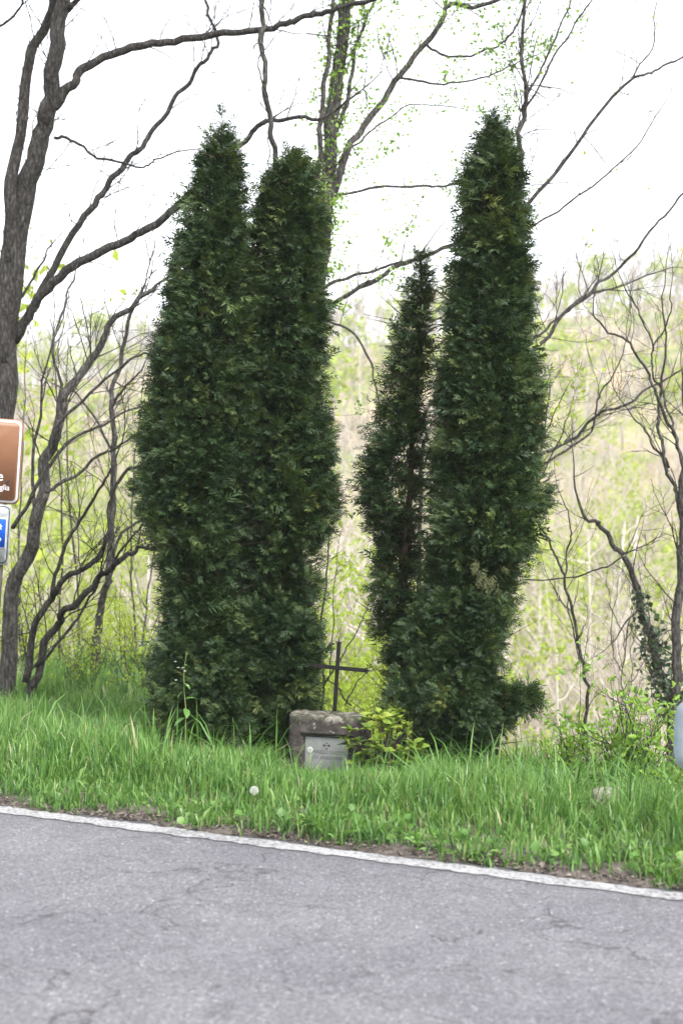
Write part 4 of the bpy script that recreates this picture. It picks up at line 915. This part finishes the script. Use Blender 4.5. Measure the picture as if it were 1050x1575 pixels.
for x in (0.0, -.58):
    gl = float(gz(sp[0] + x, sp[1])) - gzs; mb = MB(); mb.tube([(x, 0, gl - .3), (x, 0, ht - .02)], [3.7 * S, 3.7 * S], 10); obj('post', mb.mesh('sign_post'), M['post'], sign)
    for zz in (ht - .08, hb + .06):
        mb = MB(); mb.tube([(x, -.029, zz), (x, 0, zz)], [.012, .012], 8); obj('clamp', mb.mesh('clamp', False), M['post'], sign)

# ------------------------------------------------------------------ grass, weeds, litter
def blade_mesh(u, v, h, w, bend, tint, r, z_off=0.0):
    n = len(u); x, y = xy(u, v); z = gz(x, y) + .008 + z_off
    az = r.random(n) * 2 * math.pi; bx, by = np.cos(az), np.sin(az); tw = r.normal(0, .5, n); wx, wy = -np.sin(az + tw), np.cos(az + tw)
    s = np.array((0, .38, .74, 1.0)); wd = np.array((.8, 1.0, .72, 0))
    lean = r.normal(0, .12, n)
    hor = (bend[:, None] * s ** 2.2 + lean[:, None] * s) * h[:, None]; ver = h[:, None] * (s - .42 * np.clip(bend, 0, 1.6)[:, None] ** 1.5 * s ** 3)
    cx_, cy_, cz2 = x[:, None] + bx[:, None] * hor, y[:, None] + by[:, None] * hor, z[:, None] + ver
    hw_ = w[:, None] * wd / 2
    Lf = np.stack([cx_ - wx[:, None] * hw_, cy_ - wy[:, None] * hw_, cz2], -1); Rt = np.stack([cx_ + wx[:, None] * hw_, cy_ + wy[:, None] * hw_, cz2], -1)
    V = np.concatenate([Lf[:, :3], Rt[:, :3], Lf[:, 3:]], 1); t = []
    for k_ in range(2): t += [(k_, 3 + k_, 4 + k_), (k_, 4 + k_, k_ + 1)]
    t += [(2, 5, 6)]
    T_ = np.array(t)[None] + (np.arange(n) * 7)[:, None, None]
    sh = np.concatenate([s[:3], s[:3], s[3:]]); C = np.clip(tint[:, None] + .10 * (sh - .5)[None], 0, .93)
    dry = r.random(n) < .018; C[dry] = 1.0
    return V.reshape(-1, 3), T_.reshape(-1, 3), C.ravel()
r = np.random.default_rng(5)
def edge_v(u): return 5.895 + .035 * wob(u * 2, u * 1.3, 1.7) + .03 * np.sin(u * 9)
def height_at(u, v):
    x, y = xy(u, v); base = .08 + .13 * sstep(6.05, 6.7, v) + .01 * sstep(7.4, 8.4, v)
    return base * (1 + .32 * wob(x, y, 3.1, 1.0))
def turf(n, u0, u1, vmax, wscale=1.0):
    nt = n // 9; tu = r.uniform(u0, u1, nt * 2); tv = r.uniform(5.84, vmax, nt * 2)
    x, y = xy(tu, tv); ok = (tv > edge_v(tu)) & (wob(x, y, 4.3, 2.0) > -.93 + .75 * r.random(nt * 2) ** 3)
    ok &= (tv < 14) | (r.random(nt * 2) < .5); ok &= (tv < 9.3) | (tu < -3.6 + r.normal(0, .3, nt * 2))
    tu, tv = tu[ok][:nt], tv[ok][:nt]; m = len(tu)
    u = np.repeat(tu, 9) + r.normal(0, .035, m * 9); v = np.repeat(tv, 9) + r.normal(0, .035, m * 9)
    th = np.repeat(r.uniform(.65, 1.25, m), 9); tt = np.repeat(r.normal(.5, .2, m), 9)
    h = height_at(u, v) * th * r.uniform(.55, 1.25, m * 9)
    x, y = xy(u, v)
    # nothing grows through the memorial and the stone
    lx, ly = x - mpos[0], y - mpos[1]; c_, s_ = math.cos(R(11)), math.sin(R(11)); ax, ay = lx * c_ - ly * s_, lx * s_ + ly * c_
    keep = ~((np.abs(ax) < MW + .005) & (np.abs(ay) < MD / 2 + .005)) & ~(np.hypot(x - bp[0], y - bp[1]) < .1)
    front = (np.abs(ax) < MW) & (ay < 0) & (ay > -.9); h = np.where(front, np.minimum(h, r.uniform(.07, .17, len(h))), h)
    px_ = 525 + FPX * x / y; lim_y = np.where((px_ > 446) & (px_ < 560), 1186, np.where((px_ > 430) & (px_ < 650), 1178, np.where((px_ > 900) & (px_ < 958), 1236, np.where((px_ > 250) & (px_ < 800), 1150, 0))))
    zt = CAM_H - (lim_y - 730) / FPX * y; room = zt - gz(x, y); over = r.random(len(h)) < .12
    h = np.where((lim_y > 0) & ~over, np.minimum(h, np.clip(room, .06, None) * r.uniform(.75, 1.1, len(h))), h)
    u, v, h, tt = u[keep], v[keep], h[keep], tt[keep]; q = len(u)
    return blade_mesh(u, v, h, r.gamma(5, .00115, q) * wscale, np.abs(r.normal(.38, .4, q)), tt + r.normal(0, .16, q), r)
gm = MB()
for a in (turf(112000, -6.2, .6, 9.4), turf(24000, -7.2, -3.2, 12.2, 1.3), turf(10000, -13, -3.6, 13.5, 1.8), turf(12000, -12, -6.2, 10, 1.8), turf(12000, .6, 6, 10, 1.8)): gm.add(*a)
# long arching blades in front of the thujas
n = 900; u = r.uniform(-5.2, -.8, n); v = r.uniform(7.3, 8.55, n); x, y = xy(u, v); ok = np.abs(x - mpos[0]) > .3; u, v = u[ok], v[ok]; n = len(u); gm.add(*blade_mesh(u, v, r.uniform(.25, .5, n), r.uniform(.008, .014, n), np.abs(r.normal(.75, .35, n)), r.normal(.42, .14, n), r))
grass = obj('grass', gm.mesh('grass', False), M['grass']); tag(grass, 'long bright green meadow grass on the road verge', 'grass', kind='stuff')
# low broad-leaved weeds along the road edge
n = 4200; u = r.uniform(-7, 2, n); v = edge_v(u) - .02 + np.abs(r.normal(0, .22, n)); x, y = xy(u, v); dn = wob(x, y, 3.0, 4.0) + .5 * wob(x, y, 11.0, 1.0) > .05; u, v, x, y = u[dn], v[dn], x[dn], y[dn]; n = len(u)
pos = np.stack([x, y, gz(x, y) + r.uniform(.0, .07, n)], -1); dr = r.normal(0, .8, (n, 3)); dr[:, 2] = np.abs(r.normal(.35, .3, n))
V, Tn, Cn = scatter([leaf_tpl(.45), leaf_tpl(.7), leaf_tpl(.95)], pos, dr, r.normal(0, .6, n), r.gamma(4, .0075, n), r.normal(.5, .25, n), r.integers(0, 3, n))
o = obj('verge_weeds', np_mesh('verge_weeds', V, Tn, Cn), M['weed']); tag(o, 'low broad leaved weeds lining the asphalt edge', 'weeds', kind='stuff')
# dry litter on the strip between paint and grass
n = 12000; u = r.uniform(-7, 2, n); v = 5.895 + .035 * r.normal(0, 1, n); v = np.where(r.random(n) < .06, r.uniform(5.80, 6.0, n), v); ok = (v > 5.80) & (v < 6.35); u, v = u[ok], v[ok]; n = len(u); x, y = xy(u, v)
pos = np.stack([x, y, np.where(v < EDGE, .006, gz(x, y) + .004) + r.uniform(0, .012, n)], -1); dr = r.normal(0, 1, (n, 3)); dr[:, 2] *= .18
V, Tn, Cn = scatter([small_leaf(.16), small_leaf(.3), small_leaf(.6)], pos, dr, r.normal(0, .3, n), r.uniform(.006, .026, n) * np.where(r.random(n) < .12, 1.8, 1), r.beta(1.6, 2.0, n), r.integers(0, 3, n))
o = obj('dry_litter', np_mesh('dry_litter', V, Tn, Cn), M['dry']); tag(o, 'dry leaves, straw and grit along the asphalt edge', 'litter', kind='stuff')
# soil strip under the turf
us2 = np.arange(-9, 4, .1); rows = np.linspace(5.90, 9.4, 40); UU, VV2 = np.meshgrid(us2, rows); VV2[0] = EDGE - .05 + .03 * np.sin(us2 * 7) + .02 * np.sin(us2 * 23); X2, Y2 = xy(UU, VV2)
Z2 = np.maximum(gz(X2, Y2) + .022 * sstep(EDGE - .05, EDGE + .06, VV2), np.where(VV2 < EDGE + .05, .0045, -99)); Z2[0] = .002; nu2 = len(us2); i = (np.arange(39)[:, None] * nu2 + np.arange(nu2 - 1)[None]).ravel()
o = obj('soil', np_mesh('soil', np.stack([X2, Y2, Z2], -1).reshape(-1, 3), np.concatenate([np.stack([i, i + 1, i + nu2 + 1], -1), np.stack([i, i + nu2 + 1, i + nu2], -1)]), smooth=True), M['soil']); tag(o, 'brown soil of the verge under the grass', 'soil', kind='structure')

# ------------------------------------------------------------------ single plants that stand out
def dandelion(label, px, py, gpx, D, rad):
    top = P(px, py, D); b = P(gpx, py, D); b[2] = gz(b[0], b[1]); root = empty('dandelion_clock', b); tag(root, label, 'flower', 'dandelion clocks in the grass')
    w = smooth_line([b - b, (top - b) * .5 + np.array((.01, 0, 0)), top - b], 5, .001, rng); t = MB(); t.tube(w, np.linspace(.003, .0022, len(w)), 5); obj('stalk', t.mesh('stalk'), M['stalk'], root)
    n = 130; k_ = np.arange(n) + .5; ph = np.arccos(1 - 2 * k_ / n); th_ = math.pi * (1 + 5 ** .5) * k_; d = np.stack([np.cos(th_) * np.sin(ph), np.sin(th_) * np.sin(ph), np.cos(ph)], -1)
    t = MB()
    for q in d:
        t.tube(np.array([top - b + q * rad * .12, top - b + q * rad * .8]), [.0002, .0002], 3, cap=False)
        a = np.cross(q, (.3, .5, .8)); a /= np.linalg.norm(a); c = np.cross(q, a); e = top - b + q * rad * .8
        for g_ in range(5):
            an = g_ * 1.2566; f = e + (a * math.cos(an) + c * math.sin(an)) * rad * .22 + q * rad * .2; s_ = (a * -math.sin(an) + c * math.cos(an)) * rad * .03; t.add([e, f + s_, f - s_], [(0, 1, 2)])
    o = obj('seed_head', t.mesh('seed_head', False), M['fluff'], root); o['kind'] = 'stuff'
    m_ = MB(); m_.tube([top - b - np.array((0, 0, .004)), top - b + np.array((0, 0, .004))], [.003, .004], 6); obj('flower_base', m_.mesh('flower_base'), M['weed'], root)
dandelion('round white dandelion clock near the asphalt edge', 391, 1216, 386, 6.75, .021)
dandelion('half blown dandelion clock on a tall stalk in front of the plaque', 477, 1153, 470, 7.6, .016)
def leafy_weed(name, label, px, D, hpx, leaves, mat='weed', flowers=0, seed=0, cat='plant'):
    q = np.random.default_rng(seed); b = P(px, 1200, D); b[2] = gz(b[0], b[1]); root = empty(name, b); tag(root, label, cat); h = hpx * D / FPX
    st = smooth_line([(0, 0, 0), (.01, 0, h * .4), (-.004, .005, h * .75), (.006, 0, h)], 5, .002, q); t = MB(); t.tube(st, np.linspace(.0032, .0012, len(st)), 5); obj('stem', t.mesh('stem'), M['stalk'], root)
    tv, tt, tc = leaf_tpl(.62, .06, -.2); lm = np_mesh('weed_leaf', tv, tt, np.clip(tc + .45, 0, 1), True); lm.materials.append(M[mat])
    for (f, s, a, el) in leaves:
        p = st[min(int(f * (len(st) - 1)), len(st) - 1)]; d = np.array([[math.cos(a) * math.cos(el), math.sin(a) * math.cos(el), math.sin(el)]]); Mx = rot_to(d, np.array([q.normal(0, .3)]))[0]
        o = obj('leaf', lm, None, root); o.matrix_local = Matrix.Translation(Vector(p)) @ Matrix([list(w_) for w_ in Mx]).to_4x4() @ Matrix.Scale(s, 4)
    for k_ in range(flowers):
        p = st[-1 - q.integers(0, 6)] + q.normal(0, .022, 3); n_ = 4; t = MB()
        for g_ in range(n_):
            a = g_ * 1.57; t.add([p, p + np.array((math.cos(a - .4) * .008, math.sin(a - .4) * .008, .004)), p + np.array((math.cos(a) * .012, math.sin(a) * .012, .005)), p + np.array((math.cos(a + .4) * .008, math.sin(a + .4) * .008, .004))], [(0, 1, 2), (0, 2, 3)])
        obj('flower', t.mesh('flower', False), M['petal'], root)
leafy_weed('garlic_mustard', 'tall weed with tiny white flowers in front of the leftmost thuja', 281, 8.15, 190, [(.42, .085, 3.6, -.4), (.5, .08, 5.0, -.5), (.55, .07, .3, .2), (.62, .065, 3.6, -.7), (.68, .06, 5.6, -.4), (.75, .045, .4, -.3), (.82, .035, 3.0, .2), (.88, .025, 5.4, 0)], flowers=6, seed=3)
leafy_weed('dock_plant', 'broad dark leaved weed in the grass near the right road edge', 988, 6.75, 60, [(.2, .10, 1.2, 1.1), (.3, .11, 4.4, .95), (.1, .09, 3.0, .5), (.4, .09, 5.6, .8), (.15, .07, .2, .3)], seed=4)
leafy_weed('broad_weed', 'pale broad leaved weed at the asphalt edge left of the dandelion', 284, 6.72, 26, [(.2, .055, 4.2, .3), (.3, .05, 5.4, .25), (.5, .055, 3.2, .35), (.8, .045, .5, .6), (.7, .05, 4.8, .7), (.4, .04, 1.8, .5)], seed=6)

# ------------------------------------------------------------------ air
bm = bmesh.new(); bmesh.ops.create_cube(bm, size=1); bmesh.ops.scale(bm, vec=(900, 900, 90), verts=bm.verts); bmesh.ops.translate(bm, vec=(0, 120, 28), verts=bm.verts)
me = bpy.data.meshes.new('haze'); bm.to_mesh(me); bm.free()
m, nd, lk = new_mat('pale_haze'); pv = nd.new('ShaderNodeVolumePrincipled'); pv.inputs['Color'].default_value = (.95, .96, 1, 1); pv.inputs['Density'].default_value = .0008; pv.inputs['Anisotropy'].default_value = .2
o_ = nd.new('ShaderNodeOutputMaterial'); lk.new(pv.outputs[0], o_.inputs['Volume'])
hz = obj('haze', me, m); tag(hz, 'pale spring haze hanging over the valley', 'haze', kind='stuff')
